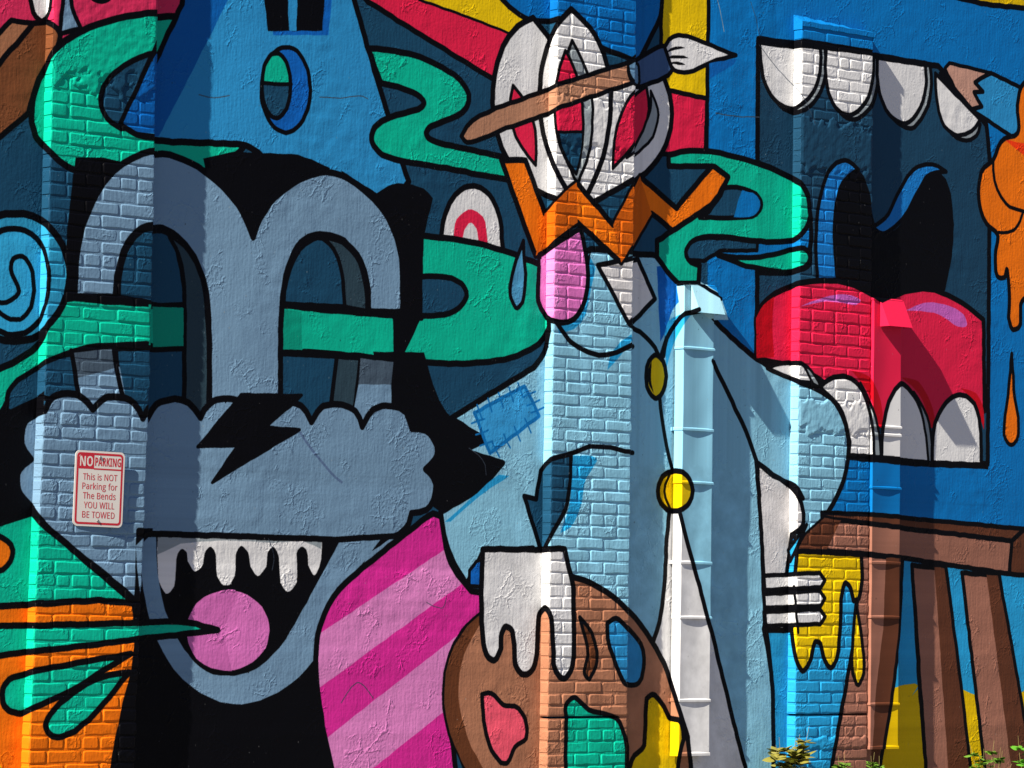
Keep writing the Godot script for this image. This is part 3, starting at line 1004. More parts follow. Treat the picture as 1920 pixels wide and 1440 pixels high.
	paint("ink", 0, true, "ink", "", [-3011,3692,-2900,3706,-2837,3709,-2784,3706,-2701,3693,-2832,3543,-2958,3229,-2998,2974,-3044,2971,-3057,3120,-3058,3186,-3056,3273,-3041,3443])
	paint("greyblue", 36, true, "ink", "", [-2998,2980,-2993,3147,-2984,3222,-2973,3284,-2956,3346,-2939,3393,-2902,3473,-2873,3526,-2840,3573,-2808,3609,-2772,3642,-2714,3687,-2654,3723,-2589,3752,-2546,3767,-2489,3775,-2437,3774,-2386,3768,-2352,3761,-2303,3748,-2252,3729,-2210,3710,-2123,3663,-2035,3601,-1977,3548,-1950,3517,-1926,3482,-1874,3387,-1848,3450,-1824,3495,-1797,3535,-1767,3572,-1731,3608,-1675,3652,-1609,3694,-1565,3718,-1503,3746,-1460,3762,-1417,3773,-1377,3778,-1320,3777,-1265,3768,-1226,3758,-1168,3735,-1111,3706,-1040,3662,-991,3623,-962,3595,-934,3563,-899,3511,-870,3458,-852,3414,-836,3352,-825,3274,-819,3055,-942,3047,-1063,3038,-1065,3099,-1070,3159,-1078,3198,-1098,3257,-1126,3313,-1150,3345,-1188,3380,-1217,3399,-1248,3415,-1282,3426,-1339,3438,-1378,3440,-1414,3438,-1446,3432,-1492,3415,-1519,3400,-1545,3381,-1568,3356,-1588,3328,-1613,3281,-1630,3240,-1643,3194,-1664,3075,-1670,3000,-1674,2898,-1661,2384,-2137,2362,-2158,2924,-2168,3009,-2178,3064,-2202,3141,-2237,3208,-2265,3249,-2296,3286,-2324,3313,-2352,3334,-2380,3352,-2410,3366,-2437,3375,-2477,3385,-2503,3387,-2529,3385,-2552,3380,-2586,3365,-2617,3345,-2647,3316,-2674,3281,-2698,3239,-2718,3183,-2736,3108,-2742,3065,-2744,2997])
	paint("navy", 28, true, "ink", "", [-2723,2998,-2723,3081,-2708,3163,-2684,3235,-2668,3264,-2643,3301,-2624,3323,-2603,3340,-2572,3358,-2537,3369,-2514,3372,-2479,3372,-2444,3365,-2424,3355,-2412,3344,-2393,3314,-2377,3276,-2347,3185,-2327,3082,-2321,2995,-2477,2982])
	paint("slab", 25, true, "ink", "", [-2321,2995,-2327,3103,-2335,3153,-2347,3201,-2370,3261,-2387,3289,-2427,3342,-2431,3354,-2414,3351,-2362,3326,-2326,3302,-2296,3276,-2253,3223,-2229,3183,-2209,3141,-2193,3092,-2183,3041,-2164,2871,-2154,2691,-2149,2418,-2306,2411])
	paint("tealdark", 0, true, "ink", "", [-2528,2973,-2328,2978,-2322,2774,-2523,2762])
	paint("navy", 28, true, "ink", "", [-1655,3040,-1651,3114,-1639,3174,-1618,3238,-1587,3295,-1550,3345,-1516,3375,-1462,3405,-1433,3415,-1406,3418,-1394,3417,-1371,3407,-1339,3385,-1301,3348,-1273,3301,-1254,3251,-1245,3201,-1234,3056])
	paint("slab", 25, true, "ink", "", [-1234,3056,-1245,3189,-1255,3236,-1267,3274,-1287,3318,-1320,3367,-1377,3415,-1377,3418,-1371,3420,-1345,3421,-1290,3413,-1257,3404,-1229,3391,-1190,3365,-1157,3333,-1136,3303,-1112,3252,-1094,3197,-1085,3160,-1078,3101,-1075,3041])
	paint("navy", 28, true, "ink", "", [-2737,2732,-2319,2763,-2308,2355,-2467,2348,-2624,2341,-2673,2458,-2697,2530,-2715,2605])
	paint("greydark", 0, true, "ink", "", [-3010,2694,-2750,2732,-2698,2558,-2973,2557])
	paint("greyblue", 0, true, "ink", "", [-2980,2565,-2707,2640,-2640,2395,-2935,2381])
	paint("ink", 28, false, "", "", [-3011,2705,-2973,2543,-2929,2382])
	paint("ink", 28, false, "", "", [-2747,2732,-2720,2603,-2697,2530,-2671,2467,-2618,2368])
	paint("navy", 28, true, "ink", "", [-1667,2775,-1280,2783,-1334,2398,-1658,2384])
	paint("slab", 28, true, "ink", "", [-1280,2783,-1114,2781,-1166,2377,-1334,2398])
	paint("greydark", 0, true, "ink", "", [-1114,2781,-878,2777,-891,2647,-1126,2635])
	paint("greyblue", 0, true, "ink", "", [-1126,2638,-891,2650,-885,2389,-1184,2376])
	paint("ink", 0, true, "ink", "", [-4675,2043,-3414,2380,-3170,2492,-3153,1883,-3474,1807,-4661,1583])
	paint("greyblue", 36, true, "ink", "", [-3245,1913,-3288,1948,-3313,1976,-3323,1997,-3333,2035,-3331,2072,-3322,2092,-3297,2116,-3252,2145,-3289,2185,-3309,2217,-3316,2257,-3310,2304,-3298,2332,-3290,2343,-3266,2361,-3218,2379,-3160,2392,-3144,2426,-3130,2446,-3113,2462,-3090,2474,-3058,2483,-3022,2487,-2971,2483,-2956,2479,-2928,2465,-2901,2446,-2863,2412,-2838,2441,-2820,2458,-2787,2476,-2771,2480,-2732,2485,-2670,2482,-2635,2473,-2607,2457,-2573,2424,-2544,2383,-2517,2432,-2489,2462,-2461,2477,-2441,2484,-2396,2494,-2372,2497,-2328,2497,-2308,2494,-2277,2482,-2235,2450,-2198,2410,-2172,2449,-2142,2483,-2116,2498,-2097,2505,-2052,2514,-2003,2517,-1979,2515,-1938,2507,-1923,2500,-1909,2491,-1884,2468,-1843,2410,-1810,2453,-1772,2489,-1740,2506,-1694,2517,-1668,2521,-1612,2522,-1561,2516,-1525,2503,-1511,2494,-1487,2472,-1450,2416,-1409,2474,-1385,2497,-1371,2506,-1336,2518,-1313,2522,-1287,2523,-1235,2521,-1187,2512,-1168,2505,-1142,2488,-1113,2452,-1091,2409,-1052,2472,-1028,2498,-1014,2508,-978,2522,-955,2527,-929,2530,-874,2530,-826,2523,-807,2516,-782,2499,-757,2460,-739,2413,-685,2413,-637,2406,-611,2395,-586,2374,-558,2330,-549,2299,-550,2286,-553,2273,-568,2250,-591,2227,-634,2194,-599,2170,-580,2152,-562,2122,-559,2107,-560,2072,-570,2034,-577,2016,-598,1988,-623,1972,-673,1958,-729,1949,-749,1890,-773,1860,-820,1831,-880,1808,-957,1792,-1066,1786,-1227,1790,-2542,1802,-2533,1432,-2780,1593,-3051,1751])
	paint("ink", 17, true, "ink", "", [-1932,2542,-1519,2557,-1756,2380,-1530,2372,-1820,2219,-2105,2069,-1947,2269,-2208,2253])
	paint("ink", 0, true, "ink", "", [-2542,1802,-1227,1790,-772,1819,-1219,1450,-1360,1132,-1197,501,-1183,-129,-1168,-758,-2920,-652,-2754,584,-2680,992,-2563,1294])
	paint("greyblue", 0, true, "ink", "", [-2561,1724,-2534,1546,-2512,1458,-2483,1368,-2460,1310,-2432,1254,-2385,1180,-2349,1133,-2310,1089,-2249,1036,-2183,991,-2136,966,-2062,936,-2008,919,-1954,908,-1926,905,-1870,904,-1811,911,-1752,925,-1694,943,-1638,966,-1553,1012,-1500,1049,-1451,1089,-1405,1138,-1363,1191,-1290,1305,-1263,1363,-1220,1482,-1191,1537,-1156,1581,-1037,1699,-941,1809,-1227,1801,-1535,1332,-1594,1250,-1637,1203,-1713,1135,-1774,1096,-1796,1086,-1839,1072,-1884,1063,-1929,1058,-1974,1058,-2015,1063,-2056,1072,-2096,1085,-2133,1103,-2172,1127,-2209,1157,-2244,1190,-2295,1252,-2331,1306,-2378,1397,-2403,1462,-2415,1501,-2434,1583,-2446,1670,-2460,1804])
	paint("greyblue", 0, true, "ink", "", [-1037,1713,-830,1835,-1034,1568,-1218,1392])
	paint("white", 0, true, "ink", "", [-2446,1810,-1361,1810,-1361,1742,-1365,1681,-1376,1640,-1393,1607,-1408,1596,-1419,1600,-1430,1612,-1454,1647,-1458,1696,-1466,1725,-1477,1739,-1489,1747,-1500,1749,-1508,1746,-1526,1725,-1532,1705,-1526,1592,-1532,1554,-1555,1519,-1568,1507,-1582,1502,-1596,1506,-1610,1518,-1634,1552,-1642,1585,-1648,1686,-1660,1714,-1679,1735,-1689,1739,-1699,1736,-1721,1715,-1728,1702,-1732,1649,-1737,1630,-1760,1600,-1773,1588,-1787,1584,-1793,1585,-1807,1594,-1838,1634,-1844,1651,-1848,1690,-1854,1707,-1875,1729,-1887,1737,-1898,1740,-1908,1736,-1922,1723,-1933,1705,-1936,1693,-1932,1610,-1937,1581,-1962,1543,-1977,1529,-1992,1524,-2007,1529,-2023,1542,-2050,1579,-2058,1608,-2063,1690,-2075,1714,-2094,1732,-2103,1735,-2113,1731,-2131,1712,-2140,1694,-2140,1658,-2143,1644,-2158,1622,-2171,1609,-2185,1600,-2191,1599,-2198,1600,-2212,1610,-2237,1641,-2244,1654,-2251,1688,-2257,1698,-2278,1712,-2288,1714,-2296,1712,-2303,1706,-2313,1692,-2322,1665,-2321,1553,-2328,1518,-2351,1491,-2364,1482,-2376,1479,-2382,1480,-2393,1489,-2409,1511,-2424,1541,-2432,1569,-2442,1655])
	paint("palegrey", 0, true, "ink", "", [-2446,1810,-1361,1810,-1367,1735,-1501,1778,-1690,1762,-1795,1765,-1899,1768,-2104,1763,-2293,1742,-2440,1683])
	paint("greyblue", 0, true, "ink", "", [-2481,1834,-1228,1825,-1227,1784,-1283,1786,-2480,1787])
	paint("ink", 33, false, "", "", [-2542,1791,-1227,1790,-830,1823])
	paint("pink2", 30, true, "ink", "", [-1686,1296,-1689,1261,-1698,1226,-1715,1193,-1738,1163,-1766,1136,-1800,1112,-1838,1094,-1879,1080,-1922,1072,-1967,1069,-2011,1072,-2054,1080,-2096,1094,-2134,1112,-2168,1135,-2197,1161,-2220,1191,-2238,1223,-2249,1257,-2253,1291,-2251,1326,-2241,1360,-2225,1393,-2203,1423,-2176,1450,-2143,1473,-2106,1492,-2065,1506,-2022,1515,-1978,1518,-1933,1516,-1890,1509,-1848,1496,-1809,1478,-1774,1455,-1744,1429,-1720,1399,-1702,1366,-1690,1331])
	paint("pink1", 0, true, "ink", "", [-2020,1501,-1978,1509,-1943,1509,-1928,1502,-1922,1490,-1922,1472,-1937,1423,-2001,1294,-1939,1081,-1995,1081,-2070,1098,-2115,1113,-2153,1132,-2169,1144,-2196,1175,-2215,1213,-2228,1253,-2232,1292,-2229,1330,-2219,1369,-2201,1406,-2177,1437,-2162,1449,-2128,1468,-2087,1483])
	paint("magenta", 36, true, "ink", "", [-574,1953,-495,1932,-487,1819,-472,1755,-455,1717,-435,1681,-386,1615,-349,1579,-281,1527,-197,1517,-195,1403,-303,1331,-339,1300,-370,1266,-394,1231,-415,1194,-439,1135,-453,1087,-462,1036,-466,983,-463,897,-442,799,-397,663,-169,-818,-981,-769,-1266,559,-1307,687,-1334,784,-1358,893,-1380,1009,-1388,1083,-1390,1145,-1386,1222,-1378,1271,-1365,1319,-1335,1390,-1308,1436,-1276,1480,-1235,1523,-1154,1584,-811,1812])
	paint("pink", 0, true, "ink", "magenta", [-1509,1203,-225,1895,-220,1641,-1502,910])
	paint("pink", 0, true, "ink", "magenta", [-1495,609,-214,1379,-207,1016,-1486,245])
	paint("pink", 0, true, "ink", "magenta", [-1188,99,-200,660,-193,364,-1181,-187])
	paint("none", 36, true, "ink", "", [-574,1953,-495,1932,-487,1819,-472,1755,-455,1717,-435,1681,-386,1615,-349,1579,-281,1527,-197,1517,-195,1403,-303,1331,-339,1300,-370,1266,-394,1231,-415,1194,-439,1135,-453,1087,-462,1036,-466,983,-463,897,-442,799,-397,663,-169,-818,-981,-769,-1266,559,-1307,687,-1334,784,-1358,893,-1380,1009,-1388,1083,-1390,1145,-1386,1222,-1378,1271,-1365,1319,-1335,1390,-1308,1436,-1276,1480,-1235,1523,-1154,1584,-811,1812])
	paint("teal", 36, true, "ink", "", [-4661,1583,-3474,1807,-3231,1876,-2916,1672,-2546,1427,-2776,1440,-4653,1328])
	paint("orange", 33, true, "ink", "", [-4653,1328,-2776,1440,-2553,1427,-2528,1267,-2531,1165,-2538,1102,-2547,1055,-2587,910,-2635,691,-2787,-660,-4595,-550])
	paint("orange", 30, true, "ink", "", [-3339,1669,-3340,1654,-3349,1627,-3368,1604,-3394,1586,-3426,1577,-3442,1575,-3459,1576,-3490,1584,-3517,1601,-3537,1623,-3548,1650,-3550,1664,-3546,1692,-3531,1718,-3521,1729,-3495,1746,-3464,1756,-3447,1757,-3431,1756,-3399,1748,-3372,1732,-3352,1710,-3340,1683])
	paint("teal", 33, true, "ink", "", [-4653,1328,-3428,1303,-3039,1312,-2537,1328,-2359,1337,-2294,1337,-2232,1333,-2175,1325,-2036,1296,-2166,1283,-2771,1217,-3424,1154,-4645,1073])
	paint("teal", 33, true, "ink", "", [-2560,1168,-2797,1136,-3145,1082,-3198,1072,-3299,1047,-3324,1036,-3334,1029,-3348,1014,-3358,996,-3365,978,-3367,959,-3365,942,-3359,923,-3349,906,-3336,893,-3321,883,-3304,875,-3283,870,-3262,868,-3244,869,-3204,878,-2995,953,-2921,982,-2855,1015,-2733,1085])
	paint("teal", 33, true, "ink", "", [-2567,1075,-2694,1059,-2766,1042,-2832,1016,-2912,972,-2992,917,-3019,894,-3046,863,-3063,838,-3071,813,-3069,798,-3057,775,-3045,762,-3030,753,-2999,748,-2975,750,-2938,758,-2890,779,-2810,835,-2756,881,-2656,979])
	paint("yellow", 0, true, "ink", "", [-3337,562,-3337,549,-3345,526,-3360,506,-3380,492,-3392,487,-3418,484,-3444,488,-3456,493,-3477,508,-3493,529,-3501,553,-3503,565,-3502,577,-3495,601,-3480,621,-3460,635,-3448,640,-3422,643,-3397,639,-3384,634,-3363,619,-3347,598,-3338,575])
	paint("disc", 39, true, "ink", "", [-3034,3087,-3037,3035,-3049,2984,-3069,2935,-3097,2890,-3132,2848,-3174,2812,-3220,2783,-3271,2760,-3324,2745,-3378,2738,-3433,2738,-3486,2747,-3537,2763,-3583,2787,-3625,2817,-3661,2853,-3691,2894,-3712,2939,-3726,2987,-3732,3036,-3729,3087,-3718,3136,-3699,3184,-3672,3229,-3638,3271,-3598,3307,-3553,3337,-3503,3360,-3451,3377,-3396,3385,-3342,3386,-3288,3378,-3236,3363,-3188,3340,-3145,3310,-3108,3274,-3077,3233,-3055,3187,-3040,3138])
	paint("disclit", 30, true, "ink", "", [-3159,3056,-3161,3013,-3168,2971,-3181,2931,-3200,2893,-3223,2859,-3250,2830,-3281,2806,-3314,2787,-3349,2775,-3386,2770,-3422,2771,-3458,2778,-3492,2792,-3523,2812,-3551,2838,-3576,2868,-3595,2903,-3610,2941,-3620,2981,-3624,3023,-3622,3065,-3615,3106,-3602,3146,-3584,3183,-3562,3217,-3535,3247,-3505,3271,-3472,3290,-3437,3303,-3401,3309,-3364,3309,-3328,3302,-3294,3288,-3262,3268,-3233,3243,-3208,3212,-3188,3177,-3173,3139,-3163,3098])
	paint("ink", 25, false, "", "", [-3539,2943,-3493,2929,-3459,2926,-3436,2930,-3410,2941,-3376,2964,-3363,2982,-3361,2993,-3371,3019,-3404,3075,-3410,3103,-3409,3134,-3398,3152,-3385,3161,-3368,3169,-3345,3173,-3323,3161,-3297,3131,-3282,3099,-3272,3057,-3269,3003,-3275,2953,-3286,2919,-3310,2881,-3334,2858,-3351,2850,-3377,2846,-3405,2847,-3434,2855,-3464,2872,-3503,2900,-3533,2927,-3571,2967])
	paint("coat", 36, true, "ink", "", [-452,2486,161,2800,216,2853,242,2889,256,2920,271,2969,281,3020,275,3325,606,3504,1122,3518,1213,3475,1264,3444,1296,3418,1390,3327,1505,3238,1639,3146,1832,3028,1960,2964,2107,2908,2357,2831,2534,2788,2596,2767,2623,2753,2670,2717,2709,2674,2740,2628,2765,2583,2780,2543,2788,2503,2792,2441,2785,2371,2774,2320,2747,2245,2724,2197,2662,2105,2582,2012,2506,1938,2395,1840,2296,1915,2179,1622,2064,1333,2111,1175,2132,1077,2145,981,2153,837,2159,646,2162,273,2154,-959,1462,-917,1262,517,1207,1139,813,1501,308,1621,182,1776,-202,1743,-318,1562,-414,1681,-460,1755,-490,1831,-519,1961,-210,2105,-64,2251,-361,2305,-203,2377])
	paint("sky", 0, true, "ink", "", [-483,1909,-210,2105,-91,2184,-10,2178,-148,2106,-229,2059,-311,2006,-443,1910])
	paint("sky", 0, true, "ink", "", [330,3066,586,3471,642,3398,571,3131,534,3080,502,3048,475,3032,431,3015,364,3001])
	paint("deep2", 0, true, "ink", "", [1132,3450,1162,3458,1192,3460,1211,3456,1230,3446,1248,3432,1284,3390,1355,3277,1297,3237,1268,3208,1252,3178,1218,3078,1199,3051,1166,3012])
	paint("sky", 0, true, "ink", "", [1197,3014,1203,3069,1213,3102,1230,3131,1259,3154,1279,3163,1325,3176,1437,3193,1355,3107,1303,3042,1277,3000,1249,2939,1221,2859])
	paint("sky", 0, true, "ink", "", [747,2814,764,2886,778,2914,800,2942,853,2984,940,3036,940,3017,940,2999,897,2952,839,2895])
	paint("navy", 30, true, "ink", "", [230,2220,266,2253,312,2278,373,2298,469,2320,470,2230,467,2164,445,2044,433,2006,417,1974,344,1880,248,1747,106,2070,197,2058])
	paint("sky", 0, true, "ink", "", [486,2309,577,2314,627,2312,662,2305,671,2298,673,2288,658,2261,613,2212,589,2178,577,2140,557,2042,542,2006,514,1954,492,1923,469,1898,442,1882,394,1866,438,1957,452,1998,465,2052,478,2156])
	paint("deep2", 22, true, "ink", "", [-299,1640,-246,1692,-228,1701,-221,1701,-213,1696,-207,1686,-199,1651,-194,1552,-298,1557])
	paint("ink", 28, false, "", "", [469,2320,567,2356,607,2366,648,2372,734,2370,837,2361,952,2346])
	paint("patch", 22, true, "stitch", "", [-278,2524,98,2693,216,2529,-161,2301])
	paint("stitch", 11, false, "", "", [-259,2570,-226,2493])
	paint("stitch", 11, false, "", "", [-180,2609,-146,2533])
	paint("stitch", 11, false, "", "", [-100,2644,-66,2567])
	paint("stitch", 11, false, "", "", [-20,2681,14,2604])
	paint("stitch", 11, false, "", "", [49,2709,83,2632])
	paint("stitch", 11, false, "", "", [-139,2362,-89,2286])
	paint("stitch", 11, false, "", "", [-59,2414,-9,2337])
	paint("stitch", 11, false, "", "", [21,2459,71,2383])
	paint("stitch", 11, false, "", "", [102,2508,152,2432])
	paint("stitch", 11, false, "", "", [-301,2463,-206,2494])
	paint("stitch", 11, false, "", "", [-268,2399,-172,2430])
	paint("stitch", 11, false, "", "", [-234,2340,-139,2371])
	paint("stitch", 11, false, "", "", [83,2629,180,2667])
	paint("stitch", 11, false, "", "", [117,2582,214,2620])
	paint("stitch", 11, false, "", "", [150,2541,248,2579])
	paint("palewarm", 30, true, "ink", "", [659,3415,975,3482,1118,3260,913,3091])
	paint("ink", 30, false, "", "", [321,3084,379,3022,443,2968,466,2954,514,2931,592,2907,675,2898,731,2900,761,2905,820,2921,941,2968])
	paint("ink", 30, false, "", "", [913,3091,999,3058,1055,3029,1088,3005,1123,2972,1159,2924])
	paint("ink", 30, false, "", "", [1176,2925,1196,2987,1218,3033,1262,3094,1306,3139,1339,3162,1373,3177,1430,3193,1490,3203])
	paint("ink", 28, false, "", "", [1167,2683,1188,2562,1226,2401,1250,2328,1285,2249])
	paint("ink", 0, true, "", "", [606,3504,582,3456,564,3409,549,3361,540,3315,538,3275,540,3235,546,3198,558,3161])
	paint("yellow", 30, true, "ink", "", [1218,2808,1210,2751,1195,2718,1174,2694,1150,2681,1137,2678,1124,2679,1099,2690,1078,2712,1062,2743,1052,2799,1060,2856,1075,2889,1095,2913,1120,2927,1133,2929,1146,2928,1170,2917,1192,2896,1208,2865])
	paint("ink", 0, true, "", "", [1098,2896,1073,2849,1066,2824,1065,2799,1071,2774,1083,2749,1119,2703,1099,2766,1091,2802])
	paint("white", 33, true, "ink", "", [1262,2029,1239,1856,1228,1636,1212,1465,1188,1369,1128,1219,1261,1070,1434,701,1550,-923,1908,-944,2274,-967,1931,474,1798,824,1638,1270,1498,1627,1399,1863,1341,2031])
	paint("yellow", 33, true, "ink", "", [1450,2142,1443,2105,1423,2071,1408,2056,1372,2033,1329,2020,1306,2018,1261,2022,1240,2029,1203,2050,1188,2063,1167,2096,1160,2132,1166,2169,1186,2203,1200,2218,1237,2241,1279,2254,1302,2256,1347,2252,1368,2246,1406,2225,1421,2211,1442,2179])
	paint("ink", 19, false, "", "", [1258,2239,1223,2173,1216,2134,1227,2094,1271,2026])
	paint("palewarm", 33, true, "ink", "", [1984,2336,2132,2264,2240,2220,2279,2201,2311,2178,2337,2153,2376,2099,2396,2039,2398,2008,2394,1978,2382,1956,2362,1938,2296,1902,2274,1779,2253,1656,2286,1328,2087,1326,2061,1524,2031,1960])
	paint("ink", 33, false, "", "", [1611,2912,1857,2570,1922,2463,1993,2330,2091,1317])
	paint("ink", 30, false, "", "", [1993,2330,2077,2283,2132,2258,2179,2243,2279,2217,2319,2200,2352,2175,2391,2128])
	paint("sky", 25, true, "ink", "", [2269,1811,2359,1905,2426,1967,2389,1909,2289,1747])
	paint("coatlight", 0, true, "ink", "", [1292,3373,1487,3387,1668,3311,1733,3175,1652,3169,1571,3164,1490,3203,1330,3174])
	paint("ink", 25, false, "", "", [1433,3383,1668,3298])
	paint("ink", 30, false, "", "", [1194,2926,1204,2988,1219,3033,1248,3079,1290,3125,1322,3151,1373,3177,1430,3193,1490,3203])
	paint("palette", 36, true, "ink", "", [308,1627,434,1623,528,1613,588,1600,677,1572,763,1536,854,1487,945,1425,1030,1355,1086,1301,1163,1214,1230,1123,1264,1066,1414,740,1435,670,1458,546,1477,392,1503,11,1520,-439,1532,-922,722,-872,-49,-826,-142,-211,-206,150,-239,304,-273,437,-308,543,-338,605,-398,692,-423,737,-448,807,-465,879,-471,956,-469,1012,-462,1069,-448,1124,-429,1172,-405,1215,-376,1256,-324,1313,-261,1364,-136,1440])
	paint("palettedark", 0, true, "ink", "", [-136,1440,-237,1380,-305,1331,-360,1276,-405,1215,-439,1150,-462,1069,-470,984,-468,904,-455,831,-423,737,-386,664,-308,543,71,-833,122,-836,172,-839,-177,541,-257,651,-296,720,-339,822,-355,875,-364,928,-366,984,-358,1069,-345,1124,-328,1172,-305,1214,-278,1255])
	paint("coral", 28, true, "ink", "", [-190,951,-144,959,-118,957,-96,945,-52,905,-28,891,-4,886,58,885,69,881,92,866,123,835,138,811,148,788,154,763,155,737,146,704,131,690,86,670,65,657,48,632,28,588,12,567,3,562,-16,563,-38,571,-69,592,-90,610,-112,638,-130,671,-153,725,-173,803])
	paint("conelit", 30, true, "ink", "", [773,1359,820,1381,840,1385,863,1381,906,1354,1015,1263,1038,1240,1060,1202,1067,1154,1064,1106,1047,1044,1028,1015,1011,1005,990,999,966,997,944,999,919,1011,905,1024,880,1060,794,1218,778,1273])
	paint("teal", 30, true, "ink", "", [464,818,451,864,455,888,465,902,482,916,501,926,520,930,533,928,546,922,604,880,635,863,666,854,746,841,819,823,846,814,869,800,882,787,904,753,920,713,940,645,968,-887,496,-859,462,398,459,652])
	paint("yellow", 33, true, "ink", "", [1090,922,1124,943,1138,946,1156,943,1191,918,1234,874,1275,814,1292,806,1354,800,1362,796,1378,779,1393,743,1398,685,1369,598,1358,546,1347,440,1335,141,1333,-245,1339,-910,1002,-889,943,-191,931,16,927,201,932,358,947,483,976,568,998,593,1060,627,1076,654,1083,693,1083,778])
	paint("palettedark", 25, true, "ink", "", [554,1387,611,1342,647,1304,674,1255,691,1194,693,1138,685,1110,672,1083,636,1034,610,1049,596,1064,592,1081,623,1169,623,1197,616,1224])
	paint("white", 36, true, "ink", "", [-202,1761,429,1776,500,1563,514,1292,515,1171,507,1116,495,1090,480,1069,462,1052,444,1041,427,1041,408,1050,374,1085,361,1110,356,1128,350,1237,332,1380,316,1415,300,1430,284,1438,273,1438,257,1427,242,1409,233,1389,228,1355,220,1176,210,1121,197,1097,181,1081,162,1067,144,1059,126,1059,106,1067,79,1089,65,1106,58,1119,52,1153,48,1225,30,1302,20,1316,11,1322,-16,1328,-26,1326,-35,1319,-52,1291,-56,1270,-55,1206,-67,1178,-85,1154,-99,1144,-106,1142,-120,1144,-143,1157,-162,1177,-176,1203,-185,1234,-202,1357,-207,1513])
	paint("white", 36, true, "ink", "", [475,3734,340,3764,255,3786,177,3813,110,3844,25,3896,-24,3936,-66,3980,-102,4030,-142,4115,-168,4201,-180,4280,-179,4360,-168,4438,-146,4515,-126,4564,-104,4609,-61,4675,-23,4717,6,4741,53,4769,122,4800,179,4758,233,4711,282,4654,313,4607,353,4529,407,4397,448,4273,469,4186,482,4094,487,3994,485,3891])
	paint("white", 36, true, "ink", "", [526,3739,655,3794,779,3852,855,3891,976,3961,1030,3997,1078,4037,1121,4081,1160,4128,1192,4177,1215,4227,1230,4279,1237,4361,1233,4413,1218,4479,1191,4536,1156,4588,1117,4630,1040,4689,937,4626,865,4573,798,4508,737,4431,684,4350,650,4288,605,4192,580,4124,560,4048,545,3963])
	paint("white", 36, true, "ink", "", [509,3725,412,3826,352,3894,300,3964,278,4000,242,4072,214,4147,193,4222,181,4298,178,4369,187,4478,209,4577,233,4643,264,4702,302,4758,349,4809,420,4873,497,4830,568,4782,609,4746,643,4707,684,4642,714,4571,730,4514,744,4422,744,4325,737,4247,712,4125,688,4045,658,3969,621,3898,578,3828])
	paint("palegrey", 22, true, "ink", "", [490,3865,407,3991,369,4070,349,4129,335,4190,323,4282,325,4368,345,4480,375,4574,432,4689,515,4587,553,4522,571,4479,584,4435,593,4389,602,4312,601,4186,587,4091,558,4005])
	paint("red", 22, true, "ink", "", [480,3926,426,3975,393,4010,352,4069,339,4095,320,4154,302,4249,297,4334,310,4431,339,4532,383,4627,447,4540,478,4483,501,4418,521,4326,528,4221,522,4110,508,4023])
	paint("navy", 17, true, "ink", "", [480,3926,410,3997,377,4040,356,4082,334,4153,430,4162,526,4172,525,4098,520,4054,508,4006])
	paint("red", 22, true, "ink", "", [768,3984,769,4067,777,4150,798,4230,830,4308,873,4381,904,4418,953,4461,1026,4511,1044,4434,1048,4375,1038,4315,1016,4254,980,4191,938,4140,858,4062])
	paint("palegrey", 19, true, "ink", "", [878,4056,942,4150,1002,4247,1048,4336,1059,4373,1064,4406,1062,4483,1103,4425,1122,4380,1126,4346,1123,4309,1105,4251,1084,4214,1046,4173,969,4114])
	paint("red", 22, true, "ink", "", [155,3958,95,4006,42,4056,1,4109,-27,4165,-44,4224,-49,4262,-44,4320,-26,4398,38,4346,79,4304,102,4272,128,4218,147,4161,157,4098,159,4029])
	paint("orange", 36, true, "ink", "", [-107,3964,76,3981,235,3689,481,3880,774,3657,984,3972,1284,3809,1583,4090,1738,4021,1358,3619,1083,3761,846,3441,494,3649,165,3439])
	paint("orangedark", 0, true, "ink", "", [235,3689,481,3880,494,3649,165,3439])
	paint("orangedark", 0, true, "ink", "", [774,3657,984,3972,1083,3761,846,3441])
	paint("tongue", 33, true, "ink", "", [198,3448,520,3615,553,3509,578,3409,584,3348,580,3284,572,3245,560,3208,539,3163,522,3136,502,3113,479,3094,457,3082,432,3072,392,3064,366,3063,323,3068,296,3076,259,3095,236,3116,216,3141,195,3182,188,3214])
	paint("tonguelit", 0, true, "ink", "", [207,3424,338,3502,341,3330,361,3231,363,3195,357,3166,337,3127,312,3100,304,3098,294,3100,283,3107,259,3133,236,3166,219,3199,213,3220,207,3268])
	paint("handle", 28, true, "ink", "", [-406,4068,-369,4128,-330,4164,-274,4198,-152,4254,-47,4295,225,4393,928,4629,974,4518,-70,4150,-202,4090,-297,4055,-335,4044,-366,4042,-383,4048])
	paint("ferrule", 28, true, "ink", "", [886,4609,928,4646,1052,4719,1118,4749,1147,4758,1171,4761,1195,4755,1216,4742,1232,4724,1242,4706,1248,4684,1248,4658,1242,4632,1226,4609,1208,4593,1182,4578,1116,4549,972,4499,946,4495,932,4498,916,4507,902,4521,887,4543,881,4566])
	paint("ferrulelit", 19, true, "ink", "", [877,4602,925,4631,940,4635,951,4631,958,4617,962,4597,965,4529,960,4507,952,4503,931,4510,910,4524,890,4552])
	paint("white", 28, true, "ink", "", [1171,4755,1210,4805,1240,4826,1282,4838,1364,4841,1437,4832,1567,4806,1771,4772,1668,4743,1545,4701,1416,4640,1376,4629,1336,4622,1281,4619,1253,4624,1230,4641])
	paint("ink", 0, true, "", "", [1180,4724,1261,4748,1343,4768,1306,4773,1265,4768,1220,4751])
	paint("ink", 0, true, "", "", [1190,4693,1227,4695,1308,4703,1375,4714,1332,4721,1286,4720,1237,4711])
	paint("ink", 0, true, "", "", [1208,4657,1345,4666,1315,4678,1279,4681,1242,4673])
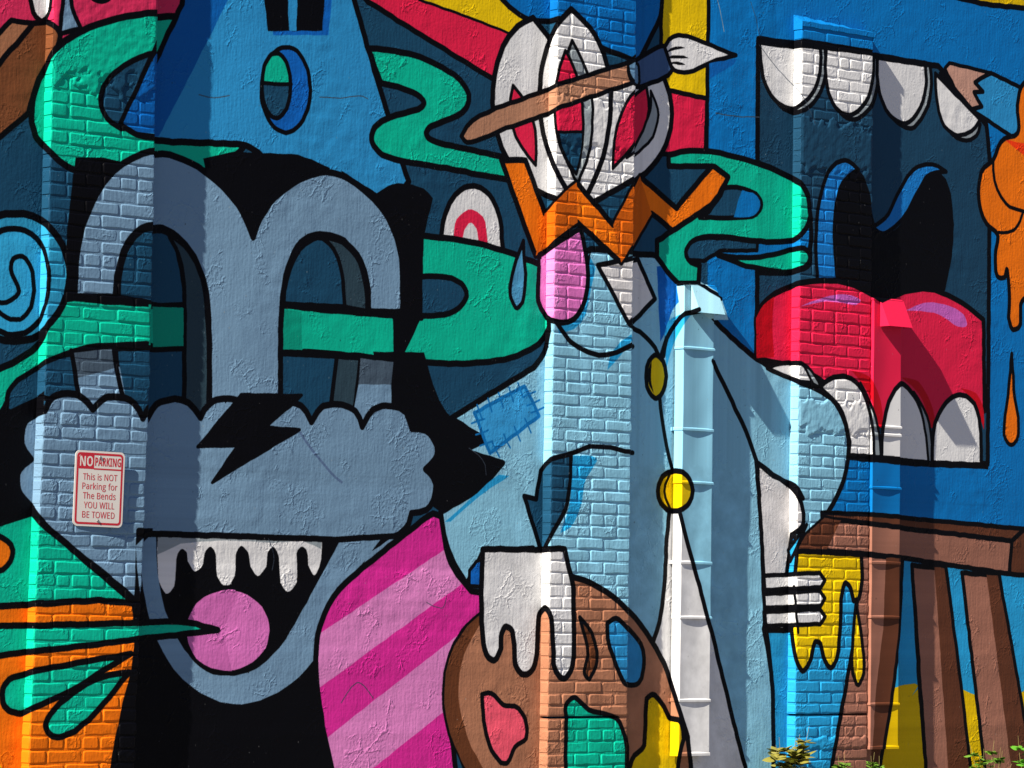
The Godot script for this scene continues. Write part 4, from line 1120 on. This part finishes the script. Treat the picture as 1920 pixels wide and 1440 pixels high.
	paint("deep", 0, true, "ink", "", [1546,4701,1781,4753,1754,4712,1547,4605])
	paint("teal", 36, true, "ink", "", [1217,4120,1317,4146,1394,4161,1474,4169,1557,4172,1645,4170,1769,4161,1902,4146,2146,4112,2220,4098,2253,4088,2282,4077,2323,4053,2358,4025,2385,3995,2406,3963,2426,3916,2432,3883,2431,3850,2413,3802,2392,3769,2364,3739,2330,3715,2309,3705,2286,3697,2234,3686,2111,3672,2051,3667,1678,3667,1615,3665,1521,3654,1455,3637,1429,3624,1410,3611,1385,3587,1375,3571,1372,3556,1376,3533,1390,3513,1413,3498,1446,3489,1485,3483,1478,3374,1310,3362,1211,3431,1131,3507,1130,3601,1605,3868,1719,4032,1601,4085,1218,4050])
	paint("navy", 30, true, "ink", "", [1560,3813,1658,3924,1675,3953,1686,3962,1707,3970,1745,3975,1790,3977,1853,3973,1901,3967,1957,3950,1976,3939,1995,3919,2003,3905,2006,3890,2002,3874,1992,3857,1978,3841,1960,3828,1921,3813,1759,3788,1480,3768])
	paint("blue", 0, true, "ink", "", [1769,3792,1803,3899,1839,3966,1929,3953,1968,3938,1990,3914,1996,3886,1983,3855,1961,3833,1936,3820,1896,3808])
	paint("navy", 25, true, "ink", "", [1396,3508,1381,3528,1372,3549,1373,3563,1380,3579,1400,3604,1419,3618,1442,3630,1471,3640,1563,3654,1646,3660,1800,3663,1972,3661,1973,3609,1654,3585,1521,3511])
	paint("teal", 33, true, "ink", "", [1637,3558,1791,3553,1911,3560,1999,3574,2112,3597,2256,3634,2328,3643,2370,3643,2402,3636,2423,3616,2431,3592,2425,3571,2415,3556,2402,3543,2381,3530,2350,3519,2313,3510,2253,3501,2199,3496,2021,3500,1883,3509,1787,3524])
	paint("navy2", 39, true, "ink", "", [1962,4891,2516,4909,3600,4910,4067,4579,4101,4358,4101,2404,2791,2400,2798,2584,2749,2649,2690,2707,2643,2741,2613,2756,2547,2782,2474,2804,2357,2831,2164,2895,1974,2958,1975,3480,2121,3486,2222,3496,2325,3512,2369,3522,2405,3536,2417,3545,2425,3555,2432,3580,2430,3644,2439,3694,2433,3831,2418,3925,2405,3973,2387,4001,2344,4035,2267,4072,2184,4098,2078,4120,1965,4139])
	paint("palegrey", 30, true, "ink", "", [2013,4877,2545,4892,2553,4822,2554,4754,2548,4711,2537,4673,2513,4620,2491,4587,2449,4542,2414,4515,2376,4492,2337,4478,2319,4475,2280,4474,2241,4479,2187,4495,2153,4512,2123,4535,2096,4562,2074,4594,2048,4651,2026,4758])
	paint("palegrey", 30, true, "ink", "", [2598,4898,3035,4907,3035,4773,3023,4708,3004,4644,2986,4604,2961,4568,2930,4538,2894,4509,2854,4486,2835,4478,2816,4473,2782,4473,2747,4480,2714,4493,2685,4510,2657,4537,2627,4590,2600,4678,2593,4767])
	paint("palegrey", 30, true, "ink", "", [3070,4905,3519,4908,3530,4848,3534,4789,3531,4749,3517,4687,3501,4646,3480,4608,3440,4558,3409,4526,3374,4500,3356,4491,3338,4485,3301,4485,3261,4494,3222,4509,3188,4528,3155,4555,3116,4608,3096,4648,3079,4694,3068,4780])
	paint("palegrey", 28, true, "ink", "", [3616,4864,4005,4579,3991,4526,3969,4500,3943,4485,3908,4472,3871,4463,3836,4460,3781,4468,3730,4489,3688,4522,3666,4556,3645,4616,3624,4706])
	paint("white", 30, true, "ink", "", [1972,4872,2502,4887,2509,4830,2510,4773,2505,4736,2487,4681,2470,4645,2448,4612,2406,4568,2371,4540,2333,4517,2295,4503,2276,4500,2238,4499,2198,4504,2144,4520,2111,4537,2081,4560,2054,4587,2031,4619,2007,4671,1985,4766])
	paint("white", 30, true, "ink", "", [2555,4893,2991,4903,2989,4792,2978,4734,2960,4671,2942,4630,2917,4594,2886,4563,2849,4534,2810,4511,2791,4504,2772,4499,2738,4498,2703,4506,2670,4519,2641,4535,2614,4562,2583,4616,2557,4700,2550,4779])
	paint("white", 30, true, "ink", "", [3025,4900,3474,4903,3488,4808,3485,4775,3471,4714,3455,4673,3434,4633,3395,4583,3363,4552,3329,4526,3311,4517,3293,4511,3256,4510,3216,4519,3177,4535,3143,4553,3110,4581,3071,4634,3051,4674,3035,4717,3025,4792])
	paint("white", 28, true, "ink", "", [3570,4859,4005,4610,3958,4554,3923,4526,3858,4498,3823,4489,3789,4486,3753,4490,3700,4507,3656,4534,3630,4564,3605,4622,3583,4705,3574,4769])
	paint("none", 3, false, "", "", [1408,4871,1962,4887,2516,4909,3600,4910,4067,4589])
	paint("tan", 25, true, "ink", "", [3661,4903,3702,4942,4106,4921,3950,4845,4029,4792,3985,4784,3941,4776,4019,4694,3921,4670,3755,4787])
	paint("conelit", 30, true, "ink", "", [4106,4921,4354,4868,7189,4198,7192,3377,4437,4487,3921,4664,4019,4694,3941,4776,4029,4792,3950,4845])
	paint("ink", 0, true, "ink", "", [2710,3435,2667,3551,2644,3634,2635,3703,2637,3784,2652,3889,2675,3974,2719,4068,2741,4101,2767,4127,2815,4154,2853,4163,2878,4157,2903,4136,2924,4103,2963,4029,2998,3904,3014,3863,3035,3833,3074,3794,3146,3811,3196,3830,3229,3850,3274,3890,3346,3977,3440,4125,3488,4177,3536,4220,3567,4238,3583,4241,3596,4241,3610,4238,3637,4224,3675,4194,3709,4146,3727,4101,3748,4001,3756,3909,3753,3811,3741,3713,3718,3616,3678,3486,3317,3377,3021,3370])
	paint("blue2", 30, true, "ink", "", [2499,3460,2481,3649,2488,3818,2497,3888,2511,3955,2537,4035,2558,4082,2582,4125,2613,4159,2657,4190,2706,4211,2737,4217,2767,4214,2811,4195,2854,4168,2763,4116,2720,4080,2689,4033,2659,3942,2644,3838,2643,3727,2652,3633,2680,3472])
	paint("blue2", 28, true, "ink", "", [2995,3834,3077,3878,3107,3899,3140,3930,3248,4093,3312,4173,3366,4224,3404,4246,3444,4261,3486,4272,3547,4279,3598,4273,3679,4244,3592,4232,3534,4216,3501,4198,3487,4187,3463,4159,3404,4080,3325,3965,3266,3904,3203,3853,3138,3816,3113,3806,3089,3802,3053,3807])
	paint("red", 36, true, "ink", "", [1974,2958,1970,3203,2018,3278,2061,3318,2131,3360,2217,3395,2313,3424,2429,3446,2547,3460,2677,3464,2766,3458,2857,3444,2953,3418,3080,3374,3193,3421,3295,3451,3420,3477,3516,3485,3586,3481,3657,3470,3796,3436,3894,3400,4050,3324,4066,2743,3830,2664,3031,2595,2642,2806,2356,2922])
	paint("red2", 0, true, "ink", "", [1974,2958,1970,3203,2007,3256,2033,3284,2065,3308,2125,3342,2112,3255,2109,3173,2115,3091,2131,2974])
	paint("violet", 0, true, "ink", "", [2350,3289,2444,3324,2515,3347,2610,3373,2683,3386,2729,3390,2803,3387,2870,3375,2889,3365,2884,3353,2846,3329,2682,3337,2586,3334,2496,3322])
	paint("violet", 0, true, "ink", "", [3307,3336,3406,3374,3481,3395,3560,3405,3616,3405,3670,3401,3720,3394,3783,3378,3821,3364,3852,3348,3871,3331,3883,3313,3890,3285,3885,3272,3871,3266,3849,3264,3798,3267,3762,3277,3664,3319,3626,3329,3570,3337,3448,3342])
	paint("red2", 0, true, "ink", "", [2813,2921,2876,2918,2935,2909,2969,2896,2986,2886,3015,2858,3050,2806,3076,2747,3092,2678,3100,2578,3041,2595,3023,2673,3006,2722,2984,2769,2955,2809,2900,2860])
	paint("red2", 0, true, "ink", "", [3273,2913,3337,2913,3397,2906,3433,2894,3473,2867,3525,2809,3574,2729,3593,2674,3607,2600,3536,2617,3515,2695,3497,2744,3470,2788,3436,2825,3373,2866])
	paint("red2", 0, true, "ink", "", [3828,2875,3906,2870,3957,2860,3985,2848,4016,2822,4045,2777,4057,2743,4063,2684,4062,2620,4004,2730,3958,2796,3931,2822,3907,2839])
	paint("white", 30, true, "ink", "", [2067,2906,2134,2928,2187,2940,2249,2946,2320,2947,2364,2942,2384,2936,2422,2918,2457,2891,2518,2826,2357,2831])
	paint("palegrey", 19, true, "ink", "", [2384,2930,2434,2916,2462,2898,2515,2842,2528,2819,2527,2814,2513,2812,2470,2824])
	paint("white", 33, true, "ink", "", [2527,2807,2572,2839,2608,2859,2653,2874,2687,2881,2739,2886,2774,2882,2810,2872,2845,2856,2877,2837,2909,2810,2951,2752,2982,2683,3000,2630,3016,2537,3024,2402,2791,2400,2800,2486,2768,2588,2732,2658,2697,2698,2655,2732,2606,2764])
	paint("palegrey", 22, true, "ink", "", [2891,2852,2944,2791,2980,2742,3031,2646,3066,2543,3076,2484,3082,2405,3024,2402,3011,2567,2991,2659,2960,2735])
	paint("white", 33, true, "ink", "", [3087,2398,3090,2509,3099,2589,3125,2682,3152,2747,3176,2784,3209,2827,3247,2862,3274,2872,3288,2872,3303,2868,3334,2852,3394,2805,3426,2770,3455,2727,3491,2657,3511,2605,3525,2546,3544,2389])
	paint("palegrey", 22, true, "ink", "", [3394,2829,3482,2733,3515,2684,3537,2636,3553,2585,3564,2526,3569,2390,3534,2392,3510,2557,3486,2649,3456,2720])
	paint("white", 33, true, "ink", "", [3569,2390,3566,2480,3573,2566,3596,2642,3632,2706,3662,2745,3696,2776,3727,2797,3760,2814,3795,2827,3828,2834,3858,2833,3888,2828,3930,2812,3966,2784,3994,2742,4015,2690,4034,2593,4039,2395])
	paint("ink", 0, true, "ink", "", [2772,2412,3329,2401,4106,2411,4107,2370,3330,2361,2772,2373])
	paint("orange", 33, true, "ink", "", [5417,5125,4968,5055,4715,5004,4611,4976,4525,4947,4460,4914,4418,4880,4405,4862,4387,4824,4367,4740,4387,4599,4383,4576,4373,4557,4343,4539,4242,4510,4210,4487,4186,4452,4156,4394,4132,4361,4107,4340,4051,4305,4029,4282,4018,4261,4002,4210,3995,4153,3997,4098,4005,4055,4019,4019,4038,3985,4074,3943,4100,3926,4160,3900,4179,3882,4184,3868,4181,3835,4165,3779,4160,3743,4170,3645,4183,3616,4193,3608,4207,3604,4225,3604,4256,3612,4265,3625,4274,3664,4276,3666,4280,3660,4293,3594,4304,3478,4297,3354,4317,3302,4329,3288,4343,3280,4366,3283,4392,3294,4406,3305,4415,3320,4412,3419,4416,3445,4427,3469,4447,3488,4508,3514,4593,3533,4698,3546,4821,3554,5109,3559,5429,3555])
	paint("ink", 25, false, "", "", [4132,4361,4137,4293,4149,4230,4176,4175,4214,4128,4263,4090,4302,4073,4368,4059,4468,4051])
	paint("ink", 22, false, "", "", [4190,3897,4287,3906,4337,3923,4353,3933,4380,3958,4402,3989,4431,4041])
	paint("redorange", 0, true, "ink", "", [4252,4503,4544,4497,4870,4324,4491,4394])
	paint("orange", 28, true, "ink", "", [4329,3121,4295,2857,4268,2720,4260,2650,4262,2599,4271,2569,4294,2547,4316,2538,4330,2536,4345,2540,4361,2549,4387,2573,4400,2605,4403,2645,4396,2716,4363,2835,4353,2891])
	paint("browndk2", 30, true, "ink", "", [2557,2045,3038,2046,4462,1998,4404,1958,4346,1919,3285,1973,2558,2003])
	paint("bench", 33, true, "ink", "", [2581,2013,3285,1973,4341,1919,4322,1706,3287,1787,2896,1805,2353,1819,2418,1905])
	paint("browndk2", 33, true, "ink", "", [4341,1919,4472,1998,4675,1976,4636,1836,4597,1698,4322,1706])
	paint("browndk2", 0, true, "ink", "", [2581,2013,2729,2004,2608,1825,2480,1822,2353,1819,2418,1905])
	paint("bench", 33, true, "ink", "", [2905,1799,3297,1784,3264,1276,3107,486,2996,-263,2886,-1004,2366,-972,2665,493,2864,1306])
	paint("browndk2", 0, true, "ink", "", [3139,1784,3297,1784,3264,1276,3107,486,3020,488,3053,946,3116,1341])
	paint("bench", 33, true, "ink", "", [3387,1743,3708,1729,3957,472,4179,-1082,3822,-1060,3532,479])
	paint("browndk2", 0, true, "ink", "", [3597,1737,3708,1729,3957,472,4179,-1082,3949,-1068,3743,475])
	paint("bench", 33, true, "ink", "", [3861,1705,4223,1691,4561,462,4918,-1127,4387,-1095])
	paint("browndk2", 0, true, "ink", "", [4098,1696,4223,1691,4561,462,4918,-1127,4651,-1111,4351,465])
	paint("ink", 30, false, "", "", [3387,1743,3467,964,3532,479,3627,-83,3822,-1060])
	paint("ink", 30, false, "", "", [3708,1729,3868,957,3957,472,4046,-95,4179,-1082])
	paint("ink", 30, false, "", "", [3861,1705,4387,-1095])
	paint("ink", 30, false, "", "", [4223,1691,4436,939,4561,462,4697,-113,4918,-1127])
	paint("ink", 30, false, "", "", [2864,1306,2741,820,2629,331,2518,-202,2366,-972])
	paint("ink", 30, false, "", "", [3297,1784,3284,1477,3272,1345,3251,1186,3198,896,3107,486])
	paint("yellow", 33, true, "ink", "", [2344,1806,2915,1799,2923,1714,2924,1654,2912,1569,2897,1530,2881,1519,2851,1516,2824,1585,2807,1604,2787,1617,2777,1620,2768,1617,2753,1593,2738,1520,2731,1366,2719,1217,2703,1159,2677,1122,2661,1108,2647,1103,2639,1105,2624,1115,2602,1141,2583,1170,2556,1249,2545,1258,2526,1264,2512,1262,2504,1255,2493,1228,2474,1156,2443,1112,2417,1089,2401,1084,2386,1091,2363,1121,2344,1158,2329,1195,2313,1262,2304,1335,2302,1395,2311,1525])
	paint("yellow", 28, true, "ink", "", [2871,1503,2847,1301,2839,1169,2840,1120,2848,1077,2863,1038,2884,1007,2897,999,2903,1001,2917,1013,2936,1046,2944,1071,2949,1121,2943,1182,2917,1332])
	paint("white", 28, true, "ink", "", [2059,1652,2543,1680,2591,1636,2573,1613,2554,1590,2069,1569])
	paint("white", 28, true, "ink", "", [2060,1544,2545,1570,2593,1525,2574,1502,2556,1479,2071,1461])
	paint("white", 28, true, "ink", "", [2062,1435,2547,1460,2595,1415,2576,1392,2557,1369,2072,1352])
	paint("ink", 30, false, "", "", [2036,1908,2057,1566,2071,1440,2091,1317])
	paint("ink", 33, false, "", "", [2091,1317,2123,1139,2143,982,2153,837,2159,646,2162,52,2154,-959])
	paint("ink", 22, false, "", "", [2360,1319,2319,1592])
	paint("crack", 4, false, "", "", [1972,4859,2094,4756,2278,4639,2331,4598,2386,4537,2466,4415])
	paint("palegrey", 5, false, "", "", [1607,5088,1640,5002,1669,4902])
	paint("crack", 4, false, "", "", [1894,5110,1938,5016,1971,4905])
	paint("crack", 6, false, "", "", [1605,4406,1777,4404,1979,4419])
	paint("crack", 5, false, "", "", [-2255,4114,-2193,4107,-2156,4107,-2117,4113,-2050,4130])
	paint("crack", 5, false, "", "", [-1432,4183,-1338,4188,-1282,4193,-1161,4218,-1132,4218,-1094,4207])
	paint("crack", 5, false, "", "", [-1207,909,-1163,967,-1134,997,-1104,1015,-1089,1018,-1076,1016,-1049,1002,-1022,978,-982,931])
	paint("crack", 4, false, "", "", [-610,1458,-559,1438,-528,1430,-502,1427,-492,1430,-485,1433,-475,1445,-462,1489])
	paint("crack", 4, false, "", "", [-314,2325,-244,2289,-213,2263,-196,2234,-183,2180])
	paint("crack", 4, false, "", "", [-1723,1783,-1695,1731,-1685,1699,-1684,1667,-1694,1614])
	paint("slate", 14, false, "", "", [-1525,2355,-1423,2251,-1363,2195,-1314,2156,-1234,2099])
